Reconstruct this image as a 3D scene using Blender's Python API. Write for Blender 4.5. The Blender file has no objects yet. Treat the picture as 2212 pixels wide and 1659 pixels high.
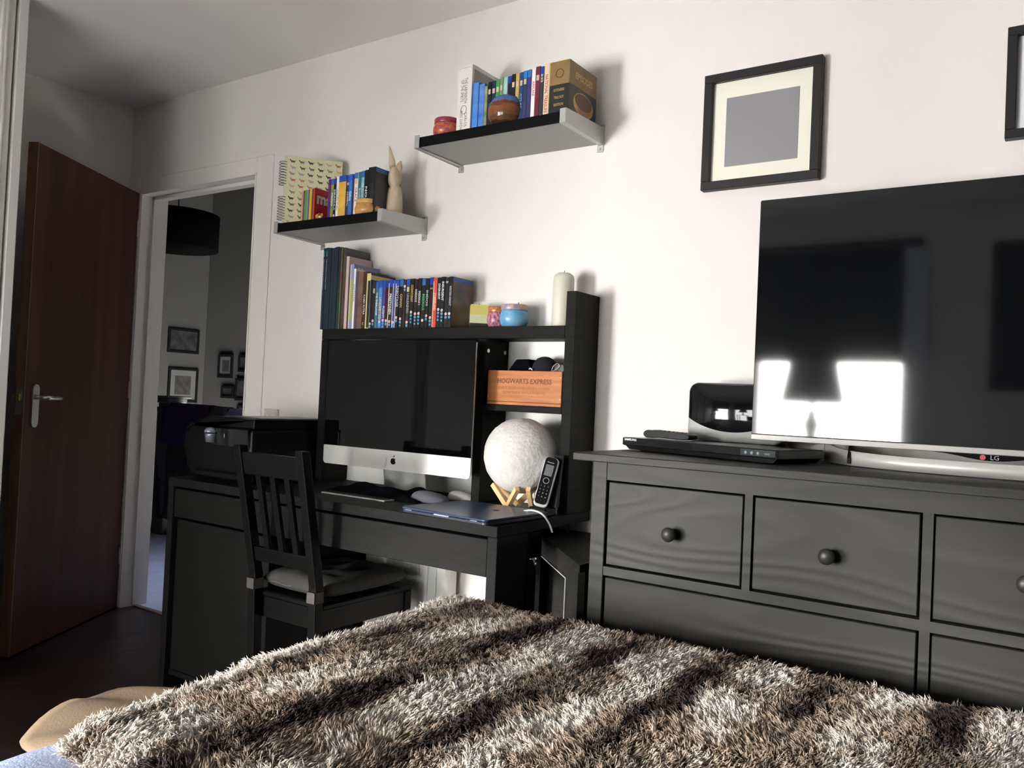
import bpy, bmesh, math, random
import numpy as np
from mathutils import Vector, Matrix
random.seed(7); np.random.seed(7)
PI = math.pi
C = bpy.context.scene.collection
SC = bpy.context.scene
# ---------------------------------------------------------------- camera
H = 1.0794                                   # eye height: the photographer sits on the bed
yaw, pitch, roll, F = 0.6020, 0.0202, 0.0463, 1800.0
fw = Vector((-math.sin(yaw)*math.cos(pitch), math.cos(yaw)*math.cos(pitch), math.sin(pitch)))
rt = Vector((math.cos(yaw), math.sin(yaw), 0)); up = rt.cross(fw)
rt, up = math.cos(roll)*rt + math.sin(roll)*up, -math.sin(roll)*rt + math.cos(roll)*up
cam = bpy.data.cameras.new('camera'); co = bpy.data.objects.new('camera', cam); C.objects.link(co)
cam.sensor_fit = 'HORIZONTAL'; cam.sensor_width = 36.0; cam.lens = F/2212*36.0; cam.clip_start = 0.02
M4 = Matrix((rt, up, -fw)).transposed().to_4x4(); M4.translation = Vector((0, 0, H))
co.matrix_world = M4; SC.camera = co
# ---------------------------------------------------------------- world, lights, exposure
W = bpy.data.worlds.new('sky'); SC.world = W; W.use_nodes = True
wn = W.node_tree.nodes; wn['Background'].inputs[0].default_value = (1.0, 0.965, 0.93, 1); wn['Background'].inputs[1].default_value = 15.0
SC.view_settings.view_transform = 'Standard'; SC.view_settings.look = 'None'
SC.view_settings.exposure = 0.50; SC.view_settings.gamma = 1.0; SC.view_settings.use_curve_mapping = False
def area(name, loc, rot, sx, sy, power, col=(1, 1, 1), spread=180):
    l = bpy.data.lights.new(name, 'AREA'); l.shape = 'RECTANGLE'; l.size = sx; l.size_y = sy
    l.energy = power; l.color = col; l.spread = math.radians(spread)
    o = bpy.data.objects.new(name, l); C.objects.link(o); o.location = loc; o.rotation_euler = rot; return o
# bright daylight outside the two windows behind the camera (light shines along its local -Z)
area('daylight', (-5.75, -4.5, 0.55), (math.radians(90), 0, math.radians(-32)), 5.4, 3.8, 3950, (1.0, 0.955, 0.92))
sl = bpy.data.lights.new('low_sun', 'SUN'); sl.energy = 9.0; sl.angle = math.radians(10); sl.color = (1.0, .95, .89)
so = bpy.data.objects.new('low_sun', sl); C.objects.link(so); so.location = (-3, -5, 3)
so.rotation_euler = Vector((.30, 1.0, -.235)).to_track_quat('-Z', 'Y').to_euler()
area('landing_carpet_fill', (-3.9, 3.05, 2.6), (0, 0, 0), 0.5, 0.5, 4.5, (0.58, 0.68, 1.0), 62)  # added blue fill aimed straight down at the landing carpet; no stair window is modelled

# ---------------------------------------------------------------- materials
MATS = {}
def nt(name):
    m = bpy.data.materials.new(name); m.use_nodes = True
    return m, m.node_tree.nodes, m.node_tree.links, m.node_tree.nodes['Principled BSDF']
def mat(name, col, rough=.5, metal=0, spec=.5, noise=0, nscale=8, bump=0, bscale=40, ior=1.5, stretch=(1, 1, 1), col2=None, sheen=0, coat=0):
    if name in MATS: return MATS[name]
    m, n, l, b = nt(name)
    b.inputs['Base Color'].default_value = (*col, 1); b.inputs['Roughness'].default_value = rough
    b.inputs['Metallic'].default_value = metal; b.inputs['Specular IOR Level'].default_value = spec; b.inputs['IOR'].default_value = ior
    if sheen: b.inputs['Sheen Weight'].default_value = sheen
    if coat: b.inputs['Coat Weight'].default_value = coat
    if noise or bump or col2:
        tc = n.new('ShaderNodeTexCoord'); mp = n.new('ShaderNodeMapping'); mp.inputs['Scale'].default_value = stretch
        l.new(tc.outputs['Object'], mp.inputs['Vector'])
    if noise or col2:
        t = n.new('ShaderNodeTexNoise'); t.inputs['Scale'].default_value = nscale; t.inputs['Detail'].default_value = 4
        l.new(mp.outputs[0], t.inputs['Vector'])
        r = n.new('ShaderNodeValToRGB'); c2 = col2 or tuple(min(1, c*(1-noise)) for c in col)
        r.color_ramp.elements[0].position = .35; r.color_ramp.elements[1].position = .65
        r.color_ramp.elements[0].color = (*col, 1); r.color_ramp.elements[1].color = (*c2, 1)
        l.new(t.outputs[0], r.inputs[0]); l.new(r.outputs[0], b.inputs['Base Color'])
    if bump:
        t = n.new('ShaderNodeTexNoise'); t.inputs['Scale'].default_value = bscale; t.inputs['Detail'].default_value = 5
        l.new(mp.outputs[0], t.inputs['Vector'])
        bp = n.new('ShaderNodeBump'); bp.inputs['Strength'].default_value = bump; bp.inputs['Distance'].default_value = .004
        l.new(t.outputs[0], bp.inputs['Height']); l.new(bp.outputs[0], b.inputs['Normal'])
    MATS[name] = m; return m
def S(h):                                     # sRGB hex to linear
    return tuple(((c/255)/12.92 if c/255 <= .04045 else ((c/255+.055)/1.055)**2.4) for c in (int(h[i:i+2], 16) for i in (0, 2, 4)))
def flat(h, rough=.45):
    return mat('paint_'+h+str(rough), S(h), rough)
def art(h1, h2, sc=40, rough=.3):
    return mat('print_'+h1+h2+str(sc), S(h1), rough, col2=S(h2), nscale=sc)
m_wall = mat('wall_paint', (.80, .765, .735), .85, noise=.03, nscale=1.2, bump=.15, bscale=180)
m_backwall = mat('shaded_white_wall', (.62, .62, .62), .9, noise=.03, nscale=1.2)  # whitish walls, their shade put into an even grey that tunes the bounce
m_ceil = mat('ceiling_paint', (.87, .845, .82), .9, noise=.03, nscale=1.0)
m_trim = mat('trim_paint', (.80, .77, .73), .5)
m_floor = mat('dark_floor', (.030, .017, .013), .35, noise=.5, nscale=3, stretch=(1, 8, 1), bump=.1)
m_carpet = mat('pale_carpet', (.50, .50, .56), .95, noise=.25, nscale=6, bump=.8, bscale=300)
m_black = mat('black_brown_veneer', (.0120, .0117, .0112), .5, spec=.09, noise=.35, nscale=6, stretch=(2, 2, 30), bump=.25, bscale=60)
m_blackh = mat('black_brown_veneer_horizontal', (.0100, .0098, .0094), .5, spec=.11, noise=.35, nscale=6, stretch=(2, 30, 30), bump=.25, bscale=60)
def pine_mat():
    m, n, l, b = nt('black_stained_pine')
    tc = n.new('ShaderNodeTexCoord'); mp = n.new('ShaderNodeMapping'); mp.inputs['Scale'].default_value = (.5, 6, 3.2)
    l.new(tc.outputs['Object'], mp.inputs['Vector'])
    w = n.new('ShaderNodeTexNoise'); w.inputs['Scale'].default_value = 1.3; w.inputs['Detail'].default_value = 1.5; l.new(mp.outputs[0], w.inputs['Vector'])
    mu = n.new('ShaderNodeMath'); mu.operation = 'MULTIPLY'; mu.inputs[1].default_value = 150; l.new(w.outputs[0], mu.inputs[0])
    si = n.new('ShaderNodeMath'); si.operation = 'SINE'; l.new(mu.outputs[0], si.inputs[0])
    bp = n.new('ShaderNodeBump'); bp.inputs['Strength'].default_value = .22; bp.inputs['Distance'].default_value = .0010
    l.new(si.outputs[0], bp.inputs['Height']); l.new(bp.outputs[0], b.inputs['Normal'])
    r = n.new('ShaderNodeValToRGB'); r.color_ramp.elements[0].color = (.026, .0253, .0242, 1); r.color_ramp.elements[1].color = (.035, .034, .0325, 1)
    l.new(si.outputs[0], r.inputs[0]); l.new(r.outputs[0], b.inputs['Base Color'])
    b.inputs['Roughness'].default_value = .5; b.inputs['Specular IOR Level'].default_value = .27; return m
m_pine = pine_mat()
def door_mat():
    m, n, l, b = nt('mahogany_door_veneer')
    tc = n.new('ShaderNodeTexCoord'); mp = n.new('ShaderNodeMapping'); mp.inputs['Scale'].default_value = (7, 7, .25)
    l.new(tc.outputs['Object'], mp.inputs['Vector'])
    t = n.new('ShaderNodeTexNoise'); t.inputs['Scale'].default_value = 1.6; t.inputs['Detail'].default_value = 6; l.new(mp.outputs[0], t.inputs['Vector'])
    r = n.new('ShaderNodeValToRGB'); r.color_ramp.elements[0].position = .3; r.color_ramp.elements[1].position = .7
    r.color_ramp.elements[0].color = (.045, .016, .009, 1); r.color_ramp.elements[1].color = (.085, .030, .016, 1)
    l.new(t.outputs[0], r.inputs[0]); l.new(r.outputs[0], b.inputs['Base Color']); b.inputs['Roughness'].default_value = .55; b.inputs['Specular IOR Level'].default_value = .2; return m
m_door = door_mat()
m_dooredge = mat('door_edge_wood', (.23, .12, .07), .55, noise=.4, nscale=5, stretch=(5, 5, .3))
m_steel = mat('brushed_steel', (.62, .62, .60), .3, 1)
m_alu = mat('silver_aluminium', (.70, .70, .68), .38, .85)
m_bracket = mat('satin_bracket_metal', (.46, .47, .46), .42, .55)
m_under = mat('shelf_underside_grey', (.30, .30, .29), .55)
m_blk = mat('black_lacquer', (.0025, .0025, .003), .4, spec=.12)
m_chair = mat('black_painted_wood', (.0035, .0034, .0033), .48, spec=.09, bump=.1)
m_plastic = mat('black_plastic', (.0035, .0035, .004), .42, spec=.14, bump=.08, bscale=500)
m_gloss = mat('gloss_black_plastic', (.004, .004, .005), .06)
m_screen = mat('tv_glass', (.004, .0045, .0055), .05, ior=2.5)
m_imac = mat('monitor_glass', (.0015, .0015, .0018), .05, ior=1.33)
m_white = mat('white_laminate', (.80, .80, .77), .5)
m_cloth = mat('charcoal_cushion_cloth', (.060, .058, .056), .95, spec=.1, bump=.4, bscale=400)
m_strap = mat('grey_strap_cloth', (.09, .08, .08), .9, spec=.1, bump=.5, bscale=500)
m_blackcloth = mat('black_cloth', (.003, .003, .005), .95, spec=.05, bump=.4, bscale=300)
m_navy = mat('navy_shell', (.018, .032, .085), .33)
m_wax = mat('ivory_wax', (.62, .59, .50), .5)
m_crate = mat('crate_pine', S('c07a45'), .6, col2=S('a9673a'), nscale=5, stretch=(1.5, 4, 14), bump=.2)
m_birch = mat('light_beech', S('e3bd8a'), .5, noise=.12, nscale=10, stretch=(10, 10, 1))
m_moon = mat('moon_plaster', (.72, .70, .67), .8, noise=.14, nscale=22, bump=1.0, bscale=75)
m_frame = mat('dark_frame', (.018, .017, .017), .45, spec=.3)
m_mount = mat('cream_mount', (.80, .79, .68), .7)
m_rabbit = mat('bleached_carved_wood', S('b39c80'), .7, col2=S('c7b79d'), nscale=9, stretch=(3, 3, 1), bump=.5, bscale=50)
def thin_glass():
    m, n, l, b = nt('clear_window_glass'); out = [q for q in n if q.type == 'OUTPUT_MATERIAL'][0]; n.remove(b)
    tr = n.new('ShaderNodeBsdfTransparent'); tr.inputs[0].default_value = (.96, .97, .97, 1)
    gl = n.new('ShaderNodeBsdfGlossy'); gl.inputs['Roughness'].default_value = .01
    fr = n.new('ShaderNodeFresnel'); fr.inputs[0].default_value = 1.45
    mx = n.new('ShaderNodeMixShader'); l.new(fr.outputs[0], mx.inputs[0]); l.new(tr.outputs[0], mx.inputs[1]); l.new(gl.outputs[0], mx.inputs[2]); l.new(mx.outputs[0], out.inputs[0])
    return m
m_glassclear = thin_glass()
m_blind = mat('blackout_fabric', (.012, .012, .014), .9)
m_mirror = m_steel

# ---------------------------------------------------------------- mesh helpers
def bx(bm, x0, x1, y0, y1, z0, z1, bevel=0, mi=0, seg=1):
    r = bmesh.ops.create_cube(bm, size=1)
    for v in r['verts']:
        v.co = Vector(((x0+x1)/2+v.co.x*(x1-x0), (y0+y1)/2+v.co.y*(y1-y0), (z0+z1)/2+v.co.z*(z1-z0)))
    fs = list({f for v in r['verts'] for f in v.link_faces})
    for f in fs: f.material_index = mi
    if bevel:
        es = list({e for v in r['verts'] for e in v.link_edges})
        rr = bmesh.ops.bevel(bm, geom=es, offset=bevel, segments=seg, affect='EDGES', profile=.5)
        for f in rr['faces']: f.material_index = mi
    return bm
def B(*a, **k): return bx(bmesh.new(), *a, **k)
def tube(bm, pts, r, seg=10, cap=True, mi=0, smooth=True):
    pts = [Vector(p) for p in pts]; n = len(pts)
    rs = r if isinstance(r, (list, tuple)) else [r]*n
    rings = []; prev = None
    for i, p in enumerate(pts):
        t = (pts[min(i+1, n-1)]-pts[max(i-1, 0)]).normalized()
        if prev is None:
            a = Vector((0, 0, 1)) if abs(t.z) < .9 else Vector((1, 0, 0)); u = t.cross(a).normalized()
        else: u = (prev - t*prev.dot(t)).normalized()
        prev = u; v = t.cross(u)
        rings.append([bm.verts.new(p+rs[i]*(math.cos(2*PI*k/seg)*u+math.sin(2*PI*k/seg)*v)) for k in range(seg)])
    for a, b in zip(rings, rings[1:]):
        for k in range(seg):
            f = bm.faces.new((a[k], a[(k+1) % seg], b[(k+1) % seg], b[k])); f.smooth = smooth; f.material_index = mi
    if cap:
        for rg in (rings[0][::-1], rings[-1]):
            f = bm.faces.new(rg); f.material_index = mi
    return bm
def lathe(bm, prof, c=(0, 0, 0), seg=32, mi=0, sx=1, sy=1):
    rings = []
    for r, z in prof:
        rings.append([bm.verts.new((c[0]+sx*r*math.cos(2*PI*k/seg), c[1]+sy*r*math.sin(2*PI*k/seg), c[2]+z)) for k in range(seg)])
    for i, (a, b) in enumerate(zip(rings, rings[1:])):
        for k in range(seg):
            f = bm.faces.new((a[k], a[(k+1) % seg], b[(k+1) % seg], b[k])); f.smooth = True; f.material_index = mi
    for rg in (rings[0][::-1], rings[-1]):
        if prof[0][0] > 1e-5 or rg is not rings[0]:
            try: f = bm.faces.new(rg); f.material_index = mi
            except ValueError: pass
    bmesh.ops.remove_doubles(bm, verts=bm.verts, dist=1e-6)
    bmesh.ops.recalc_face_normals(bm, faces=bm.faces)
    return bm
def prism(bm, pts, lo, hi, axis='y', mi=0):
    def P(a, b, c): return {'y': (a, c, b), 'z': (a, b, c), 'x': (c, a, b)}[axis]
    A = [bm.verts.new(P(a, b, lo)) for a, b in pts]; D = [bm.verts.new(P(a, b, hi)) for a, b in pts]
    fs = [bm.faces.new(A), bm.faces.new(D[::-1])]
    for i in range(len(pts)):
        j = (i+1) % len(pts); fs.append(bm.faces.new((A[j], A[i], D[i], D[j])))
    for f in fs: f.material_index = mi
    bmesh.ops.recalc_face_normals(bm, faces=bm.faces)
    return bm
def rrect(x0, x1, z0, z1, r, n=5):
    out = []
    for cx_, cz_, a0 in ((x1-r, z1-r, 0), (x0+r, z1-r, 90), (x0+r, z0+r, 180), (x1-r, z0+r, 270)):
        for k in range(n+1):
            a = math.radians(a0+90*k/n); out.append((cx_+r*math.cos(a), cz_+r*math.sin(a)))
    return out
def wloc(p):
    v = Vector((0, 0, 0))
    while p is not None: v += p.location; p = p.parent
    return v
def ob(name, bm, m, parent=None, base=None, local=False, bevel=0, smooth=None):
    me = bpy.data.meshes.new(name)
    o = bpy.data.objects.new(name, me); C.objects.link(o)
    off = Vector((0, 0, 0))
    if parent is not None:
        o.parent = parent
        if not local: off = wloc(parent)
    elif base is not None:
        off = Vector(base); o.location = off
    if off.length: bmesh.ops.translate(bm, verts=bm.verts, vec=-off)
    bm.to_mesh(me); bm.free()
    for mm in (m if isinstance(m, (list, tuple)) else [m]): me.materials.append(mm)
    if smooth: me.shade_smooth()
    if bevel:
        b = o.modifiers.new('bevel', 'BEVEL'); b.width = bevel; b.segments = 2; b.limit_method = 'ANGLE'; b.angle_limit = .6
        b.harden_normals = False
    return o
def tag(o, label=None, cat=None, group=None, kind=None):
    if label: o['label'] = label
    if cat: o['category'] = cat
    if group: o['group'] = group
    if kind: o['kind'] = kind
    return o
def thing(name, label, cat, loc, group=None, rotz=0):
    o = bpy.data.objects.new(name, None); C.objects.link(o); o.location = loc; o.rotation_euler = (0, 0, rotz); o.empty_display_size = .05
    return tag(o, label, cat, group)
def struct(name, bm, m, **k): return tag(ob(name, bm, m, **k), kind='structure')
def letters(txt, size, m, parent, loc, rot=(PI/2, 0, 0), name='lettering', length=None, space=1.0, local=False, ex=.0003, bold=0):
    cu = bpy.data.curves.new(name, 'FONT'); cu.body = txt; cu.size = size; cu.align_x = 'CENTER'; cu.align_y = 'CENTER'
    cu.extrude = ex; cu.resolution_u = 2; cu.space_character = space; cu.offset = bold; cu.materials.append(m)
    o = bpy.data.objects.new(name, cu); C.objects.link(o); o.rotation_euler = rot
    o.location = Vector(loc) - (wloc(parent) if (parent and not local) else Vector((0, 0, 0)))
    if parent: o.parent = parent
    if length:
        est = size*.60*len(txt)*space; o.scale = (length/est, 1, 1)
    return o
DOWN = None
def rot_down():                                # text facing -Y, running downwards
    m = Matrix.Rotation(PI/2, 3, 'Y') @ Matrix.Rotation(PI/2, 3, 'X')
    return tuple(m.to_euler())
DOWN = rot_down()

# ================================================================= room shell
YW, XL, ZC = 2.283, -3.912, 2.435
XR, YB = 2.30, -1.50
DX0, DX1, DZ = -3.788, -2.935, 2.0
bm = bmesh.new()
bx(bm, XL-.12, DX0, YW, YW+.12, 0, ZC); bx(bm, DX0, DX1, YW, YW+.12, DZ, ZC); bx(bm, DX1, XR, YW, YW+.12, 0, ZC)
struct('wall_front', bm, m_wall)
struct('wall_left', B(XL-.12, XL, YB, YW, 0, ZC), m_wall)
struct('wall_right', B(XR, XR+.12, YB, YW, 0, ZC), m_backwall)
struct('ceiling', B(XL-.12, XR+.12, YB-.12, YW+.12, ZC, ZC+.1), m_ceil)
# floor of laminate boards along the room
struct('floor', B(XL-.12, XR+.12, YB-.12, YW+.06, -.05, -.012), m_floor)
fl = bpy.data.objects['floor']
me0 = None
for i in range(36):
    x0 = XL + i*.19
    if x0 > XR: break
    o = ob('floorboard', B(x0+.0006, min(XR, x0+.1894), YB, YW+.06, -.012, 0), m_floor, fl)
# windows behind the camera: openings in wall_back
W1 = (-1.95, -.90); W2 = (-3.10, -2.25); WZ = (.22, 2.14)
bm = bmesh.new()
segs = [(XL, W2[0]), (W2[1], W1[0]), (W1[1], XR)]
for a, b in segs: bx(bm, a, b, YB-.24, YB, 0, ZC)
for a, b in (W1, W2):
    bx(bm, a, b, YB-.24, YB, 0, WZ[0]); bx(bm, a, b, YB-.24, YB, WZ[1], ZC)
struct('wall_back', bm, m_backwall)
m_pvc = mat('white_window_frame', (.8, .8, .8), .35)
for i, (a, b) in enumerate((W1, W2), 1):
    bm = bmesh.new()
    for (x0, x1, z0, z1) in ((a, a+.05, *WZ), (b-.05, b, *WZ), (a, b, WZ[0], WZ[0]+.06), (a, b, WZ[1]-.06, WZ[1])):
        bx(bm, x0, x1, YB-.20, YB-.14, z0, z1)
    wo = struct('window_%d' % i, bm, m_pvc)
    ob('pane', B(a+.05, b-.05, YB-.175, YB-.171, WZ[0]+.06, WZ[1]-.06), m_glassclear, wo)
    bl = thing('blackout_blind', 'black blackout blind pulled half way down the %s window behind the bed' % ('nearer' if i == 1 else 'farther'), 'blind', ((a+b)/2, YB+.03, 1.44))
    ob('fabric', B(a-.02, b+.06 if i == 1 else b+.02, YB+.012, YB+.016, 1.44, 2.17), m_blind, bl)
    ob('roller', tube(bmesh.new(), [(a-.02, YB+.035, 2.19), (b+.05, YB+.035, 2.19)], .022), m_blind, bl)
    ob('bottom_rail', B(a-.02, b+.06 if i == 1 else b+.02, YB+.008, YB+.022, 1.425, 1.445), m_blind, bl)
# door frame
struct('trim_1', B(DX1, -2.830, YW-.007, YW, 0, 2.070, bevel=.003), m_trim)
struct('trim_2', B(-3.912, DX1, YW-.007, YW, DZ, 2.070, bevel=.003), m_trim)
struct('trim_3', B(-3.900, DX0, YW-.014, YW, 0, DZ, bevel=.003), m_trim)
bm = bmesh.new()
bx(bm, DX0-.001, DX0+.006, YW-.01, YW+.13, 0, DZ); bx(bm, DX1-.006, DX1+.001, YW-.01, YW+.13, 0, DZ); bx(bm, DX0, DX1, YW-.01, YW+.13, DZ-.006, DZ+.001)
bx(bm, DX0+.006, DX0+.018, YW+.048, YW+.085, 0, DZ-.006); bx(bm, DX1-.018, DX1-.006, YW+.048, YW+.085, 0, DZ-.006); bx(bm, DX0, DX1, YW+.048, YW+.085, DZ-.022, DZ-.006)
struct('door_1', bm, m_trim)
struct('trim_4', B(DX0, DX1, YW+.05, YW+.075, 0, .008, bevel=.002), mat('threshold_wood', (.14, .08, .05), .5))
# skirting
bm = bmesh.new(); bx(bm, -2.83, XR, YW-.016, YW, 0, .155, bevel=.004)
struct('baseboard_front', bm, m_trim)
struct('baseboard_left', B(XL, XL+.016, YB, YW-.016, 0, .12, bevel=.004), m_trim)

# ---- landing beyond the door
HX, HY = -6.948, 4.90
HZ0, HZ1 = 0.0, 3.3
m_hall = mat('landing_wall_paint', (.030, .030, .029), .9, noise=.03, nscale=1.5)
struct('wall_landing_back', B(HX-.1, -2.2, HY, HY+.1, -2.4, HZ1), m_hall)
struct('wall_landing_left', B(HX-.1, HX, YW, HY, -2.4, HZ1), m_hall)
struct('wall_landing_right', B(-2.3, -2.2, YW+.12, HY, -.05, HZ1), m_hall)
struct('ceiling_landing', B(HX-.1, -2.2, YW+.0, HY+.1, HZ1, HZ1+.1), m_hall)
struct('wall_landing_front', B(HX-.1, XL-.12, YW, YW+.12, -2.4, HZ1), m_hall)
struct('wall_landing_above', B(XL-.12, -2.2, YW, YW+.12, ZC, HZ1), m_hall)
struct('floor_landing', B(HX, -2.2, YW+.062, 3.70, -.05, 0), m_carpet)

m_lframe = mat('landing_frame', (.004, .004, .004), .6, spec=.05)
def picture(name, label, x0, x1, z0, z1, y, fwid, mount, img, group=None, th=.02, wallx=None, inset=None, artrect=None):
    """framed picture; on a wall facing -Y, or facing +X when wallx is given (x0,x1 are then Y)."""
    t = thing('framed_picture', label, 'picture', ((x0+x1)/2, y, (z0+z1)/2) if wallx is None else (wallx, (x0+x1)/2, (z0+z1)/2), group)
    def bb(bm, a, b, d0, d1, c, d, **k):       # d measured off the wall
        if wallx is None: return bx(bm, a, b, y-d1, y-d0, c, d, **k)
        return bx(bm, wallx+d0, wallx+d1, a, b, c, d, **k)
    bm = bmesh.new()
    bb(bm, x0, x1, .001, th, z1-fwid, z1, bevel=.0015); bb(bm, x0, x1, .001, th, z0, z0+fwid, bevel=.0015)
    bb(bm, x0, x0+fwid, .001, th, z0+fwid, z1-fwid, bevel=.0015); bb(bm, x1-fwid, x1, .001, th, z0+fwid, z1-fwid, bevel=.0015)
    ob('frame', bm, m_lframe if y in (0, HY) else m_frame, t)
    ob('mount', bb(bmesh.new(), x0+fwid*.9, x1-fwid*.9, .002, th*.45, z0+fwid*.9, z1-fwid*.9), mount, t)
    a = artrect or (x0+fwid+(x1-x0)*.16, x1-fwid-(x1-x0)*.16, z0+fwid+(z1-z0)*.16, z1-fwid-(z1-z0)*.16)
    ob('print', bb(bmesh.new(), a[0], a[1], .002, th*.5, a[2], a[3]), img, t)
    return t
m_hprint = mat('dim_photo_print', (.025, .025, .025), .5, spec=.1, col2=(.01, .01, .012), nscale=14)
m_hprint2 = mat('busy_photo_print', (.035, .033, .03), .5, spec=.1, col2=(.02, .02, .02), nscale=22)
m_hmount = mat('grey_mount', (.055, .055, .055), .8)
LX = HX
def lw(y, z): return (y*(6.948/7.15), H+(z-H)*(6.948/7.15))
def lpic(a, b, label, img, full=False):
    y0, z1 = lw(*a); y1, z0 = lw(*b)
    w = y1-y0
    ar = (y0+.02, y1-.02, z0+.02, z1-.02) if full else None
    return picture('picture_frame', label, y0, y1, z0, z1, 0, .022, m_hmount, img, wallx=LX, artrect=ar)
lpic((4.629, 1.623), (4.963, 1.390), 'dark landscape picture in black frame, upper one on the landing left wall', m_hprint, True)
lpic((4.652, 1.248), (4.972, .918), 'large black framed photo with pale mount above the banister newel', m_hprint2)
lpic((4.20, 1.755), (4.512, 1.425), 'topmost black frame cut by the left door jamb on the landing', m_hprint2)
lpic((4.24, 1.350), (4.505, 1.095), 'middle black frame cut by the left door jamb on the landing', m_hprint, True)
lpic((4.24, 1.049), (4.480, .830), 'lowest black frame cut by the left door jamb on the landing', m_hprint2)
def bpic(x0, x1, z0, z1, label, img, full=True):
    ar = (x0+.02, x1-.02, z0+.02, z1-.02) if full else None
    return picture('picture_frame', label, x0, x1, z0, z1, HY, .024, m_hmount, img, artrect=ar)
bpic(-6.716, -6.505, 1.169, 1.391, 'upright black frame with pale mount, upper left of the landing far wall', m_hprint2, False)
bpic(-6.650, -6.469, .982, 1.096, 'small black frame below the upright one on the landing far wall', m_hprint)
bpic(-6.420, -6.20, 1.229, 1.385, 'black frame at top right by the door jamb on the landing far wall', m_hprint)
bpic(-6.445, -6.17, .967, 1.171, 'larger black frame below the top right one on the landing far wall', m_hprint)
bpic(-6.405, -6.20, .80, .925, 'lowest black frame just above the lilac towel on the landing wall', m_hprint2)
# pendant lamp on the landing
t = thing('pendant_lamp', 'black drum pendant lampshade hanging over the landing', 'lamp', (-5.20, 3.4, 2.07))
bm = bmesh.new(); lathe(bm, [(.262, 0), (.275, .005), (.275, .245), (.262, .25)], (-5.205, 3.4, 2.02), 40)
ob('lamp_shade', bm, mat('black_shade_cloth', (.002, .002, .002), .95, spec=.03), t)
ob('cord', tube(bmesh.new(), [(-5.205, 3.4, 2.25), (-5.205, 3.4, 3.3)], .004, 6), m_hall, t)
# banister
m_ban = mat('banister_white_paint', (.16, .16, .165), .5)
t = thing('banister', 'white painted landing banister with handrail, square balusters and newel post', 'banister', (-5.2, 3.62, 0))
ob('handrail', B(-6.90, -4.0, 3.59, 3.65, .875, .915, bevel=.008), m_ban, t)
ob('base_rail', B(-6.90, -4.0, 3.59, 3.65, 0, .035, bevel=.003), m_ban, t)
x = -6.82
while x < -4.1:
    ob('baluster', B(x-.02, x+.02, 3.602, 3.638, .035, .875), m_ban, t); x += .15
bm = bmesh.new(); bx(bm, -5.56, -5.44, 3.56, 3.68, 0, .95); bx(bm, -5.60, -5.40, 3.52, 3.72, .985, 1.0, bevel=.004); bx(bm, -5.58, -5.42, 3.54, 3.70, .95, .985, bevel=.006)
ob('newel_post', bm, m_ban, t)
def hang(name, label, x0, x1, z0, ztop, y, m, curve=0, n=16, cat='towel', amp=.012):
    bm = bmesh.new(); rows = []
    prof = [(-.045, z0)] + [(-.045-.0, z0+(ztop-z0)*k/6) for k in range(1, 6)] + [(-.042, ztop-.01), (-.025, ztop+.008), (0, ztop+.012), (.025, ztop+.008), (.042, ztop-.01), (.045, ztop-.15)]
    for i in range(n+1):
        u = i/n; x = x0+(x1-x0)*u; row = []
        for j, (dy, z) in enumerate(prof):
            low = 1-(z-z0)/max(.01, ztop-z0); zz = z
            if dy < 0: zz = z + curve*low*max(0, (u-.0))*(1 if curve > 0 else 1)
            wob = amp*math.sin(u*17+z*3)*(.3+low)
            row.append(bm.verts.new((x+.01*math.sin(z*20+u*5)*low, y+dy-abs(wob), zz)))
        rows.append(row)
    for a, b in zip(rows, rows[1:]):
        for j in range(len(prof)-1): bm.faces.new((a[j], a[j+1], b[j+1], b[j]))
    o = ob(name, bm, m, base=((x0+x1)/2, y, ztop), smooth=True)
    s = o.modifiers.new('thick', 'SOLIDIFY'); s.thickness = .006
    return tag(o, label, cat)
hang('floral_sheet', 'pale floral sheet hanging long over the landing banister under the purple towel', -5.55, -4.80, .12, .925, 3.62, mat('floral_cloth', (.085, .08, .08), .95, col2=(.045, .03, .035), nscale=28), curve=.0, cat='sheet')
hang('purple_towel', 'dark purple towel draped over the landing banister', -5.50, -4.98, .66, .935, 3.61, mat('purple_towelling', (.09, .06, .24), .95, col2=(.08, .02, .08), nscale=5, bump=.4, bscale=200))
hang('grey_towel', 'dull grey towel over the banister beside the purple one', -4.96, -4.80, .62, .930, 3.615, mat('grey_towelling', (.07, .07, .072), .95, bump=.4, bscale=200))
hang('lilac_towel', 'light lilac towel over the landing banister near the right jamb', -4.77, -4.59, .6, .922, 3.61, mat('lilac_towelling', (.16, .15, .22), .95, bump=.4, bscale=200))
hang('violet_towel', 'dark violet towel at the right end of the landing banister', -4.58, -4.36, .6, .920, 3.605, mat('violet_towelling', (.03, .02, .07), .95, bump=.4, bscale=200))

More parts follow.
